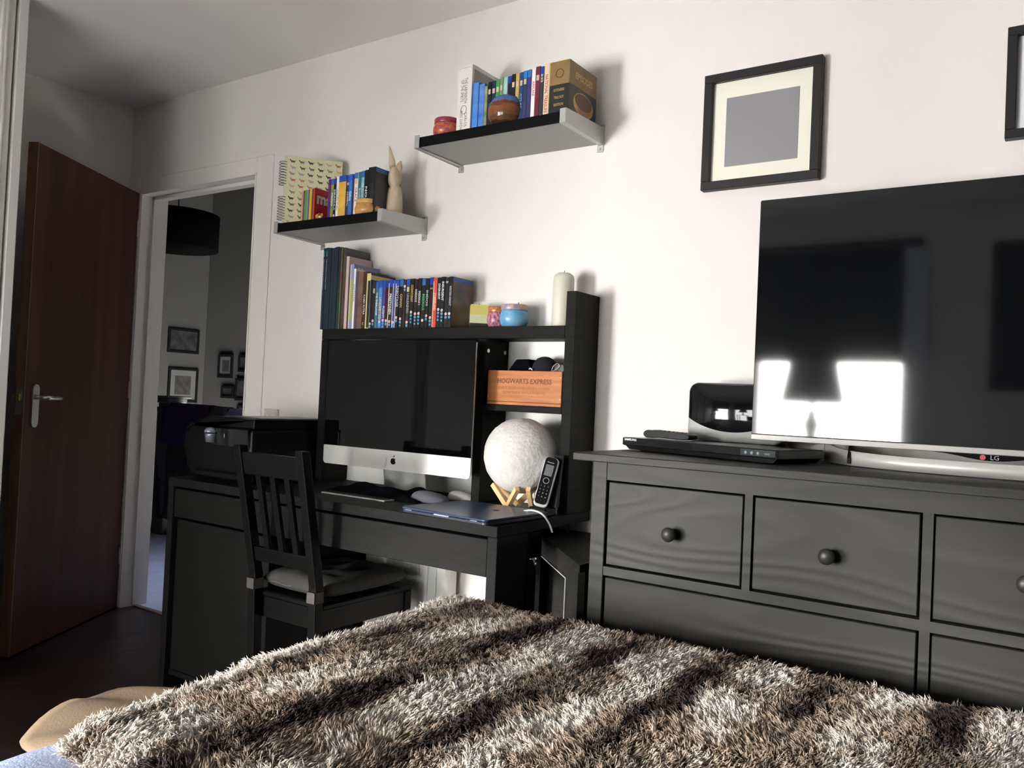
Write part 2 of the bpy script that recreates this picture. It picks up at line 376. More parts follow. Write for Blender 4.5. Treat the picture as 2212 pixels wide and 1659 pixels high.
# ================================================================= door leaf
t = thing('door_leaf', 'tall open mahogany veneer door standing against the wardrobe', 'door', (-3.79, 2.262, 0.008))
ang = math.atan2(1.592-2.262, -3.372+3.79)
t.rotation_euler = (0, 0, ang)                 # local +x runs from hinge to free edge, local -y faces the room? (see below)
L = .79
ob('panel', B(0, L, -.040, 0, 0, 1.990, bevel=.0015), [m_door], t, local=True)
ob('edge_strip', B(L+.0002, L+.005, -.040, 0, 0, 1.990), m_dooredge, t, local=True)
for side, nm in ((1, 'front'), (-1, 'rear')):
    y0 = .0 if side == 1 else -.040
    bm = bmesh.new()
    prism(bm, [(L-.062+.021*c, .97+.114*s if abs(s) < 2 else 0) for c, s in []] or [(L-.062+p[0], .965+p[1]) for p in rrect(-.021, .021, -.085, .085, .0205, 6)], y0, y0+side*.006, 'y')
    hp = ob('handle_plate', bm, m_steel, t, local=True)
    bm = bmesh.new()
    tube(bm, [(L-.062, y0+side*.005, .998), (L-.062, y0+side*.040, .998), (L-.072, y0+side*.048, .998), (L-.115, y0+side*.050, .997), (L-.160, y0+side*.046, .996), (L-.175, y0+side*.040, .996)], [.009, .009, .0095, .0075, .0075, .006], 12)
    ob('lever', bm, m_steel, hp, local=True)
ob('latch', B(L+.0052, L+.007, -.032, -.008, .93, 1.04), m_steel, t, local=True)
ob('latch_bolt', B(L+.007, L+.016, -.025, -.013, .985, 1.01, bevel=.001), mat('brass', (.7, .55, .25), .3, 1), t, local=True)
for z in (.2, 1.0, 1.78):
    ob('hinge', tube(bmesh.new(), [(-.004, -.002, z), (-.004, -.002, z+.08)], .006, 8), m_steel, t, local=True)

# ================================================================= wardrobe at far left
m_ward = mat('white_wardrobe', (.74, .72, .68), .4)
t = thing('wardrobe', 'tall fitted white wardrobe at the left edge of the room', 'wardrobe', (-3.6, .0, 0))
ob('carcass', B(-3.905, -3.16, -1.40, 1.380, 0, ZC-.004), mat('dark_wardrobe_side', (.10, .10, .10), .6), t)
ob('end_stile', B(-3.165, -3.120, 1.3805, 1.413, 0, ZC-.002, bevel=.003), m_ward, t)
for i in range(3):
    y1 = 1.373 - i*.925; y0 = y1-.915
    d = ob('door', B(-3.155, -3.138, y0+.04, y1-.04, .03, ZC-.03), m_ward, t)
    for ya in (y0, y1-.045):
        bm = bmesh.new(); bx(bm, -3.158, -3.126, ya, ya+.045, .03, ZC-.006, bevel=.006, seg=3)
        tube(bm, [(-3.124, ya+.018, .03), (-3.124, ya+.018, ZC-.006)], .006, 10)
        ob('stile', bm, m_ward, d)

# ================================================================= wall pictures (front wall)
picture('picture_frame', 'square dark framed grey print with wide cream mount hanging above the television', -.9255, -.597, 1.7075, 2.040, YW, .024, m_mount,
        mat('grey_print', (.235, .232, .245), .6, col2=(.255, .252, .262), nscale=3), th=.028, artrect=(-.862, -.658, 1.772, 1.969))
picture('picture_frame', 'dark framed picture with white mount cut off at the right edge of the photo', -.172, .158, 1.752, 2.018, YW, .021, mat('white_mount', (.75, .76, .80), .6), flat('8c8c92'), th=.028, artrect=(-.10, .09, 1.82, 1.95))
# light switch beside the door
t = thing('light_switch', 'white double light switch plate by the door frame above the printer', 'switch', (-2.762, YW, .955))
ob('plate', B(-2.806, -2.720, YW-.008, YW, .915, 1.000, bevel=.003), mat('switch_plastic', (.60, .56, .55), .4), t)
for xx in (-2.785, -2.750): ob('rocker', B(xx-.006, xx+.014, YW-.011, YW-.008, .94, .975, bevel=.001), mat('switch_plastic2', (.66, .62, .61), .4), t)

# ================================================================= wall shelves
def wall_shelf(label, x0, x1, zu, yf=2.05):
    t = thing('wall_shelf', label, 'shelf', ((x0+x1)/2, YW, zu))
    zt = zu+.034
    ob('board', B(x0+.003, x1-.003, yf+.003, YW-.002, zu+.002, zt, mi=0), m_under, t)
    bm = bmesh.new(); bx(bm, x0+.003, x1-.003, yf, yf+.003, zu+.002, zt); bx(bm, x0+.003, x1-.003, yf, YW-.002, zt, zt+.001)
    ob('black_facing', bm, m_blk, t)
    for s, xo in ((1, x0), (-1, x1)):           # side plates taper out from board edge
        bm = bmesh.new()
        prism(bm, [(yf-.003, zu-.001), (YW-.001, zu-.004), (YW-.001, zu-.020), (YW+.0, zu-.020), (YW, zu+.062), (YW-.001, zu+.062), (YW-.02, zu+.050), (yf-.003, zt+.008)], xo-.002 if s == 1 else xo, xo if s == 1 else xo+.002, 'x')
        bx(bm, *(sorted((xo, xo+s*.018))), yf-.003, YW, zu-.001, zu+.001)      # lip under the board
        bx(bm, *(sorted((xo-s*.002, xo+s*.019))), yf-.005, yf-.002, zu-.001, zt+.008, bevel=.001)  # front cap
        br = ob('bracket', bm, m_bracket, t)
        for zz in (zu-.013, zu+.052):
            fl_ = ob('fixing_tab', B(*(sorted((xo, xo+s*.022))), YW-.003, YW-.0005, zz-.011, zz+.011, bevel=.0008), m_bracket, br)
            bmx = bmesh.new(); tube(bmx, [(xo+s*.012, YW-.006, zz), (xo+s*.012, YW-.003, zz)], .004, 10)
            ob('screw', bmx, m_steel, br)
    return t
wall_shelf('upper black wall shelf with silver brackets carrying the gold boxed set', -1.838, -1.262, 1.895)
wall_shelf('lower black wall shelf with silver brackets carrying the spiral notebook and rabbit', -2.520, -1.972, 1.667)
ZU, ZLo = 1.930, 1.702

# ================================================================= desk with hutch
DF = 1.783
t = thing('desk', 'black-brown computer desk with drawers standing against the white wall', 'desk', (-1.975, 2.03, 0))
ob('desk_top', B(-2.700, -1.250, DF, 2.278, .7205, .750, bevel=.001), m_blackh, t)
ob('right_leg_panel', B(-1.281, -1.250, DF+.002, 1.930, 0, .7195, bevel=.001), m_black, t)
ob('left_side_panel', B(-2.700, -2.669, DF+.002, 2.270, 0, .7195, bevel=.001), m_black, t)
ob('cabinet_side', B(-2.175, -2.150, DF+.012, 2.262, .02, .7195), m_black, t)
ob('cabinet_back', B(-2.668, -2.176, 2.250, 2.262, .05, .7195), m_black, t)
ob('cabinet_floor', B(-2.668, -2.176, DF+.02, 2.249, .05, .068), m_black, t)
ob('drawer_front', B(-2.666, -2.178, DF+.006, DF+.024, .612, .712, bevel=.0015), m_blackh, t)
d = ob('cabinet_door', B(-2.666, -2.178, DF+.022, DF+.040, .07, .600, bevel=.0015), m_black, t)
ob('drawer_front', B(-2.145, -1.284, DF+.006, DF+.024, .612, .712, bevel=.0015), m_blackh, t)
ob('drawer_box', B(-2.12, -1.31, DF+.026, 2.10, .625, .70), m_black, t)
ob('back_rail', B(-2.149, -1.284, 2.20, 2.215, .62, .7195), m_black, t)
ob('cable_tray', B(-2.149, -1.50, 2.16, 2.198, .655, .665), m_black, t)

HF = 2.136
t = thing('desk_hutch', 'black shelf unit with tall right side standing on the desk top', 'shelf unit', (-1.79, 2.2, .7515))
ob('right_side', B(-1.284, -1.250, HF, 2.2805, .7515, 1.415, bevel=.001), m_black, t)
ob('left_side', B(-2.330, -2.297, HF, 2.2805, .7515, 1.273, bevel=.001), m_black, t)
ob('top_shelf', B(-2.330, -1.285, HF, 2.264, 1.274, 1.312, bevel=.001), m_blackh, t)
ob('divider', B(-1.608, -1.575, HF, 2.264, .7515, 1.2735, bevel=.001), m_black, t)
ob('middle_shelf', B(-1.574, -1.2845, HF, 2.264, 1.046, 1.0655, bevel=.001), m_blackh, t)
ob('back_panel', B(-2.296, -1.2845, 2.265, 2.280, .7515, 1.412), m_white, t, )
for (yy, zz) in ((2.150, 1.236), (2.242, 1.236)):
    ob('cam_fitting', tube(bmesh.new(), [(-1.5748, yy, zz), (-1.5735, yy, zz)], .0065, 12), m_steel, t)
ob('screw_hole', tube(bmesh.new(), [(-1.545, 2.2645, 1.402), (-1.545, 2.2652, 1.402)], .002, 8), m_blk, t)
ZH = 1.312

# radiator behind the desk
t = thing('radiator', 'white panel radiator on the wall under the desk', 'radiator', (-2.1, 2.24, .15))
ob('panel', B(-2.14, -1.76, 2.225, 2.235, .17, .66, bevel=.003), m_white, t)
k = 0
x = -2.12
while x < -1.78:
    ob('rib', B(x, x+.014, 2.2205, 2.2255, .19, .64, bevel=.002), m_white, t); x += .038
ob('end_cap', B(-1.7595, -1.745, 2.215, 2.262, .165, .665, bevel=.002), m_white, t)
ob('pipe', tube(bmesh.new(), [(-1.80, 2.25, 0), (-1.80, 2.25, .17)], .007, 8), m_white, t)
ob('wall_bracket', B(-2.0, -1.97, 2.236, 2.282, .3, .6), m_white, t)

# corner cabinet between desk and dresser
t = thing('corner_cabinet', 'black angular corner cabinet with open glazed front between desk and dresser', 'cabinet', (-1.13, 2.10, 0))
Bp, Ap = Vector((-1.010, 1.800)), Vector((-1.475, 2.272))
dirv = (Ap-Bp).normalized(); nrm = Vector((dirv.y, -dirv.x)); nrm = -nrm if nrm.dot(Vector((-1, -1))) < 0 else nrm
Q = [(Bp.x, Bp.y), (Ap.x, Ap.y), (-1.01, 2.272)]
ob('top', prism(bmesh.new(), Q, .664, .684, 'z'), m_black, t, bevel=.0015)
def facebox(bm, s0, s1, z0, z1, d0=-.022, d1=-.004):   # box on the slanted face
    ps = []
    for s, d in ((s0, d0), (s1, d0), (s1, d1), (s0, d1)):
        p = Bp + dirv*s + nrm*d; ps.append((p.x, p.y))
    return prism(bm, ps, z0, z1, 'z')
bm = bmesh.new(); facebox(bm, .025, .150, .0, .663); facebox(bm, .150, .54, .622, .663); facebox(bm, .150, .54, 0, .06); facebox(bm, .54, .60, .0, .663)
ob('door_frame', bm, m_black, t)
bm = bmesh.new(); facebox(bm, .150, .54, .619, .6218, -.012, -.002); facebox(bm, .147, .150, .06, .6218, -.012, -.002)
ob('metal_edge', bm, mat('bright_edge', (.85, .86, .85), .25, .6), t)
for z in (.60, .585, .545):
    p = Bp+dirv*.525+nrm*(-.006); ob('hinge_screw', tube(bmesh.new(), [(p.x, p.y, z-.003), (p.x-.002, p.y-.002, z+.002)], .004, 8), m_steel, t)
ob('inner_back', prism(bmesh.new(), [(-1.03, 1.86), (-1.03, 2.26), (-1.42, 2.26), (-1.415, 2.255), (-1.04, 2.25), (-1.04, 1.86)], 0, .662, 'z'), m_black, t)
ob('side_board', prism(bmesh.new(), [(1.935, 0), (1.980, 0), (1.980, .610), (1.962, .640), (1.935, .648)], -1.262, -1.250, 'x'), m_black, t)

# ================================================================= dresser
t = thing('dresser', 'wide black-stained pine chest of drawers with round knobs under the television', 'chest of drawers', (-.2, 2.03, 0))
XD0, XD1, YF = -1.035, .57, 1.790
ob('top', B(XD0, XD1, YF-.005, 2.278, .9415, .9605, bevel=.002), m_pine, t)
fx0, fx1 = -.997, .532
yf = 1.822
def fz(z, y0=1.80): return H+(z-H)*yf/y0       # heights read on the front plane
def fxx(x): return x*yf/1.80
zt, zr1a, zr1b, zr2a = .940, fz(.897), fz(.694), fz(.667)
ob('side_panel', B(fx0+.006, fx0+.028, yf+.022, 2.268, .10, .940), m_pine, t)
ob('side_panel', B(fx1-.028, fx1-.006, yf+.022, 2.268, .10, .940), m_pine, t)
ob('back_panel', B(fx0+.03, fx1-.03, 2.255, 2.262, .12, .93), m_pine, t)
ob('corner_post', B(fx0, fxx(-.946), yf, yf+.045, 0, .941, bevel=.0015), m_pine, t)
ob('corner_post', B(fx1-.035, fx1, yf, yf+.045, 0, .941, bevel=.0015), m_pine, t)
ob('top_rail', B(fxx(-.9455), fx1-.0355, yf+.001, yf+.022, zr1a+.002, .941), m_pine, t)
ob('middle_rail', B(fxx(-.9455), fx1-.0355, yf+.001, yf+.022, zr2a+.003, zr1b-.003), m_pine, t)
zrow3 = .385
XM0, XM1 = fxx(-.2525), fxx(-.2335)
ob('centre_post', B(XM0, XM1, yf+.0012, yf+.03, .10, zr2a+.003), m_pine, t)
ob('centre_post', B(XM0, XM1, yf+.0012, yf+.03, zr1b-.003, zr1a+.002), m_pine, t)
xs = [fxx(-.943), fxx(-.6075), fxx(-.586), fxx(-.255), fxx(-.2325), .088, .112, fx1-.0375]
ob('stile', B(xs[1]+.002, xs[2]-.002, yf+.001, yf+.022, zr1b-.003, zr1a+.002), m_pine, t)
ob('stile', B(xs[5]+.002, xs[6]-.002, yf+.001, yf+.022, zr1b-.003, zr1a+.002), m_pine, t)
ob('lower_rail', B(fxx(-.9455), fx1-.0355, yf+.001, yf+.022, zrow3-.004, zrow3+.020), m_pine, t)
ob('bottom_rail', B(fxx(-.9455), fx1-.0355, yf+.001, yf+.022, .10, .125), m_pine, t)
def knob(d, x, z, y):
    bm = bmesh.new(); lathe(bm, [(0.0001, 0), (.011, 0), (.009, .006), (.0075, .011), (.012, .016), (.0165, .023), (.0168, .029), (.014, .034), (.008, .0375), (.0001, .0385)], (0, 0, 0), 24)
    bmesh.ops.rotate(bm, verts=bm.verts, matrix=Matrix.Rotation(PI/2, 3, 'X')); bmesh.ops.translate(bm, verts=bm.verts, vec=(x, y, z))
    ob('knob', bm, mat('black_stained_knob', (.028, .027, .026), .42), d)
def drawer(x0, x1, z0, z1, two=False):
    g = .0025
    d = ob('drawer', B(x0+g, x1-g, yf+.003, yf+.021, z0+g, z1-g, bevel=.0015), m_pine, t)
    ob('drawer_box', B(x0+.02, x1-.02, yf+.022, 2.22, z0+.015, z1-.02), mat('drawer_wood', (.35, .28, .2), .6), d)
    for kx in ([x0+(x1-x0)*.22, x0+(x1-x0)*.78] if two else [(x0+x1)/2+(.004 if x0 < -.9 else -.004)]): knob(d, kx, (z0+z1)/2-.004, yf+.003)
for a, b in ((0, 1), (2, 3), (4, 5), (6, 7)): drawer(xs[a], xs[b], zr1b, zr1a)
for (z0, z1) in ((zrow3+.022, zr2a), (.127, zrow3-.006)):
    for (a, b) in ((xs[0], xs[3]), (xs[4], xs[7])):
        g = .0025
        d = ob('drawer', B(a+g, b-g, yf+.003, yf+.021, z0+g, z1-g, bevel=.0015), m_pine, t)
        for kx in (a+(b-a)*.22, a+(b-a)*.78): knob(d, kx, z1-.20 if z1 > .5 else (z0+z1)/2, yf+.003)
ZD = .9605

# ================================================================= television
TY = 2.10
t = thing('television', 'large flat television with thin silver lower bezel on the dresser', 'television', (-.165, TY+.02, ZD))
X0, X1, Z0, Z1 = -.697, .368, 1.011, 1.622
ob('housing', prism(bmesh.new(), rrect(X0, X1, Z0, Z1, .004, 3), TY+.003, TY+.028, 'y'), m_plastic, t)
bm = bmesh.new(); bx(bm, X0+.2, X1-.2, TY+.028, TY+.065, Z0+.03, Z1-.25, bevel=.01); ob('rear_cover', bm, m_plastic, t)
ob('screen', B(X0+.0022, X1-.0022, TY, TY+.0028, Z0+.0145, Z1-.0022), m_screen, t)
ob('lower_bezel', B(X0+.0005, X1-.0005, TY-.002, TY+.0028, Z0-.001, Z0+.0125, bevel=.001), mat('bezel_silver', (.34, .33, .32), .45, .3), t)
cxx = -.162
pts = []
for k in range(25):
    u = -1+2*k/24; pts.append((cxx+.12*u, Z0-.002-.013*(.5+.5*math.cos(PI*u))))
pts = [(cxx-.12, Z0-.0012)] + pts[1:-1] + [(cxx+.12, Z0-.0012)]
ob('logo_tab', prism(bmesh.new(), pts, TY-.004, TY+.012, 'y'), m_gloss, t)
lt = [c for c in t.children if c.name.startswith('logo_tab')][0]
ob('logo_disc', tube(bmesh.new(), [(cxx-.018, TY-.0045, Z0-.0078), (cxx-.018, TY-.0040, Z0-.0078)], .0058, 20), mat('logo_red', (.55, .05, .09), .4), lt)
letters('LG', .0145, flat('b8b8b8'), lt, (cxx+.005, TY-.0046, Z0-.0078))
# stand
path = [(-.54, 2.215), (-.505, 2.16), (-.45, 2.11), (-.36, 2.065), (-.26, 2.045), (-.165, 2.04)]
path = path + [(-.33-p[0], p[1]) for p in path[-2::-1]]
from mathutils import geometry
def smoothpath(p, n=5):
    out = []
    for i in range(len(p)-1):
        p0 = p[max(i-1, 0)]; p1 = p[i]; p2 = p[i+1]; p3 = p[min(i+2, len(p)-1)]
        for k in range(n):
            q = k/n; out.append(tuple(.5*((2*p1[d])+(-p0[d]+p2[d])*q+(2*p0[d]-5*p1[d]+4*p2[d]-p3[d])*q*q+(-p0[d]+3*p1[d]-3*p2[d]+p3[d])*q**3) for d in range(len(p1))))
    out.append(p[-1]); return out
def ribbon(path, z0f, z1f, th):
    bm = bmesh.new(); sp = smoothpath(path, 6); rows = []
    for i, p in enumerate(sp):
        a = Vector(sp[max(i-1, 0)]); b = Vector(sp[min(i+1, len(sp)-1)]); tt = (b-a).normalized(); nn = Vector((-tt.y, tt.x))*th/2
        u = i/(len(sp)-1); z0, z1 = z0f(u), z1f(u)
        rows.append([bm.verts.new((p[0]+s*nn.x, p[1]+s*nn.y, z)) for s, z in ((-1, z0), (-1, z1), (1, z1), (1, z0))])
    for a, b in zip(rows, rows[1:]):
        for k in range(4):
            f = bm.faces.new((a[k], a[(k+1) % 4], b[(k+1) % 4], b[k])); f.smooth = k in (0, 2)
    bm.faces.new(rows[0]); bm.faces.new(rows[-1][::-1]); bmesh.ops.recalc_face_normals(bm, faces=bm.faces); return bm
st = ob('stand_bar', ribbon(path, lambda u: ZD+.002, lambda u: ZD+.033+.026*abs(2*u-1)**4, .009), mat('stand_silver', (.72, .71, .68), .42, .25), t)
0 and ob('stand_neck', prism(bmesh.new(), [(2.047, ZD+.004), (2.047, ZD+.018), (2.145, Z0+.05), (2.160, Z0+.05), (2.150, Z0-.02), (2.10, ZD+.006)], -.20, -.13, 'x'), m_alu, t)
for px_ in (-.46, .13): ob('stand_leg', prism(bmesh.new(), [(2.102, ZD+.006), (2.102, ZD+.02), (2.130, Z0+.02), (2.139, Z0+.02), (2.122, ZD+.01)], px_-.0035, px_+.0035, 'x'), m_plastic, t)

# black rounded object behind the TV
t = thing('round_speaker', 'black round-backed speaker just peeping out behind the left edge of the television', 'speaker', (-.675, 2.2, ZD))
bm = bmesh.new(); lathe(bm, [(.03, 0), (.033, .02), (.028, .14), (.040, .17), (.051, .205), (.055, .24), (.051, .275), (.038, .305), (.02, .32), (.0001, .325)], (-.675, 2.21, ZD), 28)
ob('body', bm, m_plastic, t)

# disc player
def fit_local(o_, loc, rot): o_.location = loc; o_.rotation_euler = rot
t = thing('disc_player', 'slim black disc player on the dresser left of the television', 'disc player', (-1.035, 2.055, ZD))
t.rotation_euler = (0, 0, math.radians(-17))
m_pl = m_gloss
ob('lid', B(0, .485, 0, .19, .0125, .0345, bevel=.002), mat('satin_black_metal', (.012, .012, .012), .3), t, local=True)
ob('base', prism(bmesh.new(), [(.006, .0125), (.479, .0125), (.470, .003), (.02, .003)], .004, .186, 'y'), m_plastic, t, local=True)
fp = ob('front_panel', B(.001, .484, -.003, 0, .0145, .0335, bevel=.0005), m_gloss, t, local=True)
letters('SAMSUNG', .0085, flat('e8e8e8'), fp, (.030, -.0034, .0290), local=True, length=.040, bold=.0002)
for xx in (.400, .417, .434):
    ob('button', tube(bmesh.new(), [(xx, -.0045, .0235), (xx, -.003, .0235)], .0038, 14), flat('7a8088'), fp, local=True)
ob('usb_port', B(.452, .466, -.0036, -.003, .021, .0255), flat('55585c'), fp, local=True)
ob('button_panel', B(.385, .480, -.0032, -.0030, .0165, .0315), mat('smoked_panel', (.03, .04, .045), .2), fp, local=True)
for xx, yy in ((.05, .03), (.43, .03), (.05, .16), (.43, .16)): ob('foot', tube(bmesh.new(), [(xx, yy, 0), (xx, yy, .003)], .01, 12), m_plastic, t, local=True)
# remote control on the player
t = thing('remote_control', 'curved black remote control lying on the disc player', 'remote control', (-.985, 2.10, ZD+.035))
t.rotation_euler = (0, 0, math.radians(-12))
ob('body', prism(bmesh.new(), [(.004, .004), (.0, .011), (.004, .019), (.014, .0225), (.135, .019), (.147, .015), (.150, .010), (.145, .004), (.13, .0015), (.05, .003), (.03, .0015), (.012, .001)], -.02, .02, 'y'), mat('rubbery_black', (.012, .012, .013), .3), t, local=True, bevel=.002)
bm = bmesh.new()
for i in range(7):
    for j in (-.01, 0, .01): bx(bm, .03+i*.014, .038+i*.014, j-.003, j+.003, .018, .0235-.0004*i)
tag(ob('button_rows', bm, mat('key_grey', (.05, .05, .05), .5), t, local=True), kind='stuff')

# rounded box (silver and gloss black) beside the TV
t = thing('desktop_scanner', 'rounded silver box with convex gloss black front behind the disc player', 'device', (-.78, 2.20, ZD))
nx, nz = 56, 44
bm = bmesh.new(); g = []
x0, x1, z0, z1, rr, bulge = -.895, -.635, ZD+.0355, 1.153, .028, .030
for j in range(nz+1):
    row = []
    for i in range(nx+1):
        u = -1+2*i/nx; va = -.20-.46*(1-u*u); J0 = 16
        v = -1+(va+1)*j/J0 if j <= J0 else va+(1-va)*(j-J0)/(nz-J0)
        hw, hh = (x1-x0)/2, (z1-z0)/2
        xx, zz = u*hw, v*hh
        ax, az = abs(xx)-(hw-rr), abs(zz)-(hh-rr)
        if ax > 0 and az > 0:
            d_ = math.hypot(ax, az); m_ = max(ax, az); xx = math.copysign(hw-rr+ax*m_/d_, xx); zz = math.copysign(hh-rr+az*m_/d_, zz)
        dd = max(0, (1-u**2)*(1-v**2))
        row.append(bm.verts.new(((x0+x1)/2+xx, 2.165-bulge*(dd**.55), (z0+z1)/2+zz)))
    g.append(row)
for j in range(nz):
    for i in range(nx):
        f = bm.faces.new((g[j][i], g[j][i+1], g[j+1][i+1], g[j+1][i])); f.smooth = True
        uc, vc = -1+2*(i+.5)/nx, -1+2*(j+.5)/nz
        f.material_index = 1 if j >= 16 else 0
ring = g[0] + [r[-1] for r in g[1:]] + g[-1][-2::-1] + [r[0] for r in g[-2:0:-1]]
back = [bm.verts.new((v.co.x, 2.262, v.co.z)) for v in ring]
for i in range(len(ring)):
    j = (i+1) % len(ring); f = bm.faces.new((ring[j], ring[i], back[i], back[j])); f.smooth = True
bm.faces.new(back)
bmesh.ops.recalc_face_normals(bm, faces=bm.faces)
ob('body', bm, [mat('satin_silver', (.55, .56, .55), .3, .3), m_gloss], t)

# ================================================================= desk-top computer
IY = 2.055
t = thing('desktop_computer', 'large all-in-one computer with black screen and aluminium chin on the desk', 'computer', (-1.88, 2.11, .750))
x0, x1, z0, z1 = -2.203, -1.553, .832, 1.262
ob('housing', prism(bmesh.new(), rrect(x0+.001, x1-.001, z0+.001, z1-.001, .014, 6), IY+.001, IY+.006, 'y'), m_alu, t, bevel=.001)
bm = bmesh.new(); lathe(bm, [(.30, 0), (.26, .012), (.15, .025), (.0001, .03)], (0, 0, 0), 32, sy=.62)
bmesh.ops.rotate(bm, verts=bm.verts, matrix=Matrix.Rotation(-PI/2, 3, 'X')); bmesh.ops.translate(bm, verts=bm.verts, vec=((x0+x1)/2, IY+.0072, 1.05))
ob('rear_shell', bm, m_alu, t)
ob('screen', B(x0, x1, IY-.001, IY+.0012, .8965, z1), m_imac, t)
ch = ob('chin', prism(bmesh.new(), rrect(x0, x1, z0, .8955, .0135, 5)[0:0] or ([(x0, .8955)] + [p for p in rrect(x0, x1, z0, .8955, .0135, 6) if p[1] < .86] + [(x1, .8955)]), IY-.001, IY+.0008, 'y'), m_alu, t)
# apple emblem: body with bite and a leaf
ax_, az_, s_ = -1.872, .862, .0135
pts = []
for k in range(40):
    a = 2*PI*k/40; r = 1+.06*math.cos(2*a)-.10*max(0, math.sin(a))**8-.06*max(0, -math.sin(a))**10
    x_, z_ = .80*r*math.cos(a), .86*r*math.sin(a)
    d_ = math.hypot(x_-.98, z_-.15)
    if d_ < .42: k2 = .42/max(d_, 1e-3); x_, z_ = .98+(x_-.98)*k2, .15+(z_-.15)*k2
    pts.append((ax_+s_*x_, az_+s_*z_))
ob('emblem', prism(bmesh.new(), pts, IY-.0016, IY-.0010, 'y'), m_blk, ch)
ob('emblem_leaf', prism(bmesh.new(), [(ax_+s_*q[0], az_+s_*q[1]) for q in ((.0, .98), (.02, 1.22), (.18, 1.42), (.40, 1.48), (.38, 1.25), (.22, 1.05))], IY-.0016, IY-.0010, 'y'), m_blk, ch)
ob('stand_neck', prism(bmesh.new(), [(IY+.03, .96), (IY+.035, .96), (2.125, .762), (2.125, .754), (2.119, .754), (2.119, .762)], -1.965, -1.782, 'x'), m_alu, t)
ob('stand_foot', B(-1.965, -1.782, 1.985, 2.128, .7505, .7535, bevel=.001), m_alu, t)

# printer
t = thing('printer', 'bulky black all-in-one printer on the left end of the desk', 'printer', (-2.46, 2.05, .7505))
bm = bmesh.new()
prism(bm, [(-2.665, .754), (-2.700, .79), (-2.722, .86), (-2.715, .915), (-2.690, .940), (-2.335, .940), (-2.335, .754)], 1.850, 2.240, 'y')
ob('body', bm, m_plastic, t, bevel=.012)
bm = bmesh.new(); prism(bm, [(-2.708, .926), (-2.600, .975), (-2.335, .975), (-2.335, .942), (-2.69, .942)], 1.856, 2.240, 'y')
ob('scanner_lid', bm, m_plastic, t, bevel=.004)
ob('lid_panel', B(-2.56, -2.345, 1.90, 2.20, .9755, .978, bevel=.001), mat('grey_lid', (.10, .10, .105), .35), t)
ob('control_panel', prism(bmesh.new(), [(1.838, .936), (1.849, .940), (1.849, .880), (1.842, .876)], -2.560, -2.345, 'x'), m_gloss, t)
cp = [c for c in t.children if c.name.startswith('control_panel')][0]
ob('indicator', B(-2.47, -2.467, 1.836, 1.838, .905, .918), flat('9a9a9a'), cp)
bm = bmesh.new(); lathe(bm, [(.006, 0), (.018, .001), (.023, .028), (.023, .032)], (-2.548, 1.842, .883), 24)
lathe(bm, [(.024, .034), (.025, .042), (.018, .051), (.004, .054)], (-2.548, 1.842, .883), 24)
ob('hinge_boss', bm, mat('silver_boss', (.22, .24, .30), .3, .5), t)
ob('paper_tray', B(-2.60, -2.36, 1.82, 1.85, .765, .785, bevel=.003), m_plastic, t)
for xx in (-2.63, -2.37): 
    for yy in (1.89, 2.20): ob('foot', B(xx-.01, xx+.01, yy-.01, yy+.01, .7505, .754), m_plastic, t)

# crumpled black cloth in front of the computer
bm = bmesh.new(); n1, n2 = 30, 14; rows = []
for i in range(n1+1):
    row = []
    for j in range(n2+1):
        u, v = i/n1, j/n2
        x = -2.075+.40*u-.02*math.sin(v*6); y = 1.955+.115*v-.02*math.sin(u*7)*v
        e = min(u, 1-u, v, 1-v)*5
        z = .7515+.042*min(1, e)*(.55+.40*math.sin(u*11+v*3)*math.cos(v*7-u*4))*(.6+.5*v)
        row.append(bm.verts.new((x, y, z)))
    rows.append(row)
for a, b in zip(rows, rows[1:]):
    for j in range(n2): bm.faces.new((a[j], b[j], b[j+1], a[j+1]))
o = ob('black_cloth', bm, m_blackcloth, base=(-1.87, 2.0, .7515), smooth=True)
o.modifiers.new('thick', 'SOLIDIFY').thickness = .002
o.modifiers['thick'].offset = 1
tag(o, 'crumpled black cloth lying on the desk below the computer screen', 'cloth')
t = thing('slim_keyboard', 'thin silver keyboard edge showing beneath the black cloth', 'keyboard', (-1.91, 1.925, .7505), rotz=0)
ob('case', B(-2.045, -1.765, 1.905, 1.952, .7505, .755, bevel=.0008), m_alu, t)
bm = bmesh.new()
for i in range(15):
    for j in range(2): bx(bm, -2.04+i*.018, -2.026+i*.018, 1.912+j*.018, 1.926+j*.018, .755, .7565)
tag(ob('key_rows', bm, m_plastic, t), kind='stuff')

def mouse(name, label, x, y, rot, l, w, h, m1, m2):
    t = thing(name, label, 'mouse', (x, y, .7505), rotz=rot)
    bm = bmesh.new(); rows = []
    N1, N2 = 18, 10
    for i in range(N1+1):
        a = PI*i/N1
        row = []
        for j in range(N2+1):
            b = PI*j/N2
            row.append(bm.verts.new((-l/2*math.cos(a), -w/2*math.cos(b)*(math.sin(a)**.6), .001+h*(math.sin(a)**.55)*(math.sin(b)**.6)*(1-.25*math.cos(a)*-1))))
        rows.append(row)
    for a, b in zip(rows, rows[1:]):
        for j in range(N2):
            try: bm.faces.new((a[j], b[j], b[j+1], a[j+1]))
            except ValueError: pass
    bmesh.ops.remove_doubles(bm, verts=bm.verts, dist=1e-5); bmesh.ops.recalc_face_normals(bm, faces=bm.faces)
    ob('shell', bm, m1, t, local=True, smooth=True)
    ob('underside', prism(bmesh.new(), [(l*.46*math.cos(2*PI*k/20), w*.44*math.sin(2*PI*k/20)) for k in range(20)], 0, .003, 'z'), m2, t, local=True)
mouse('computer_mouse', 'grey-mauve padded mouse beside the laptop on the desk', -1.690, 2.035, .15, .125, .085, .030, mat('mauve_grey_fabric', (.12, .115, .15), .8), m_blk)
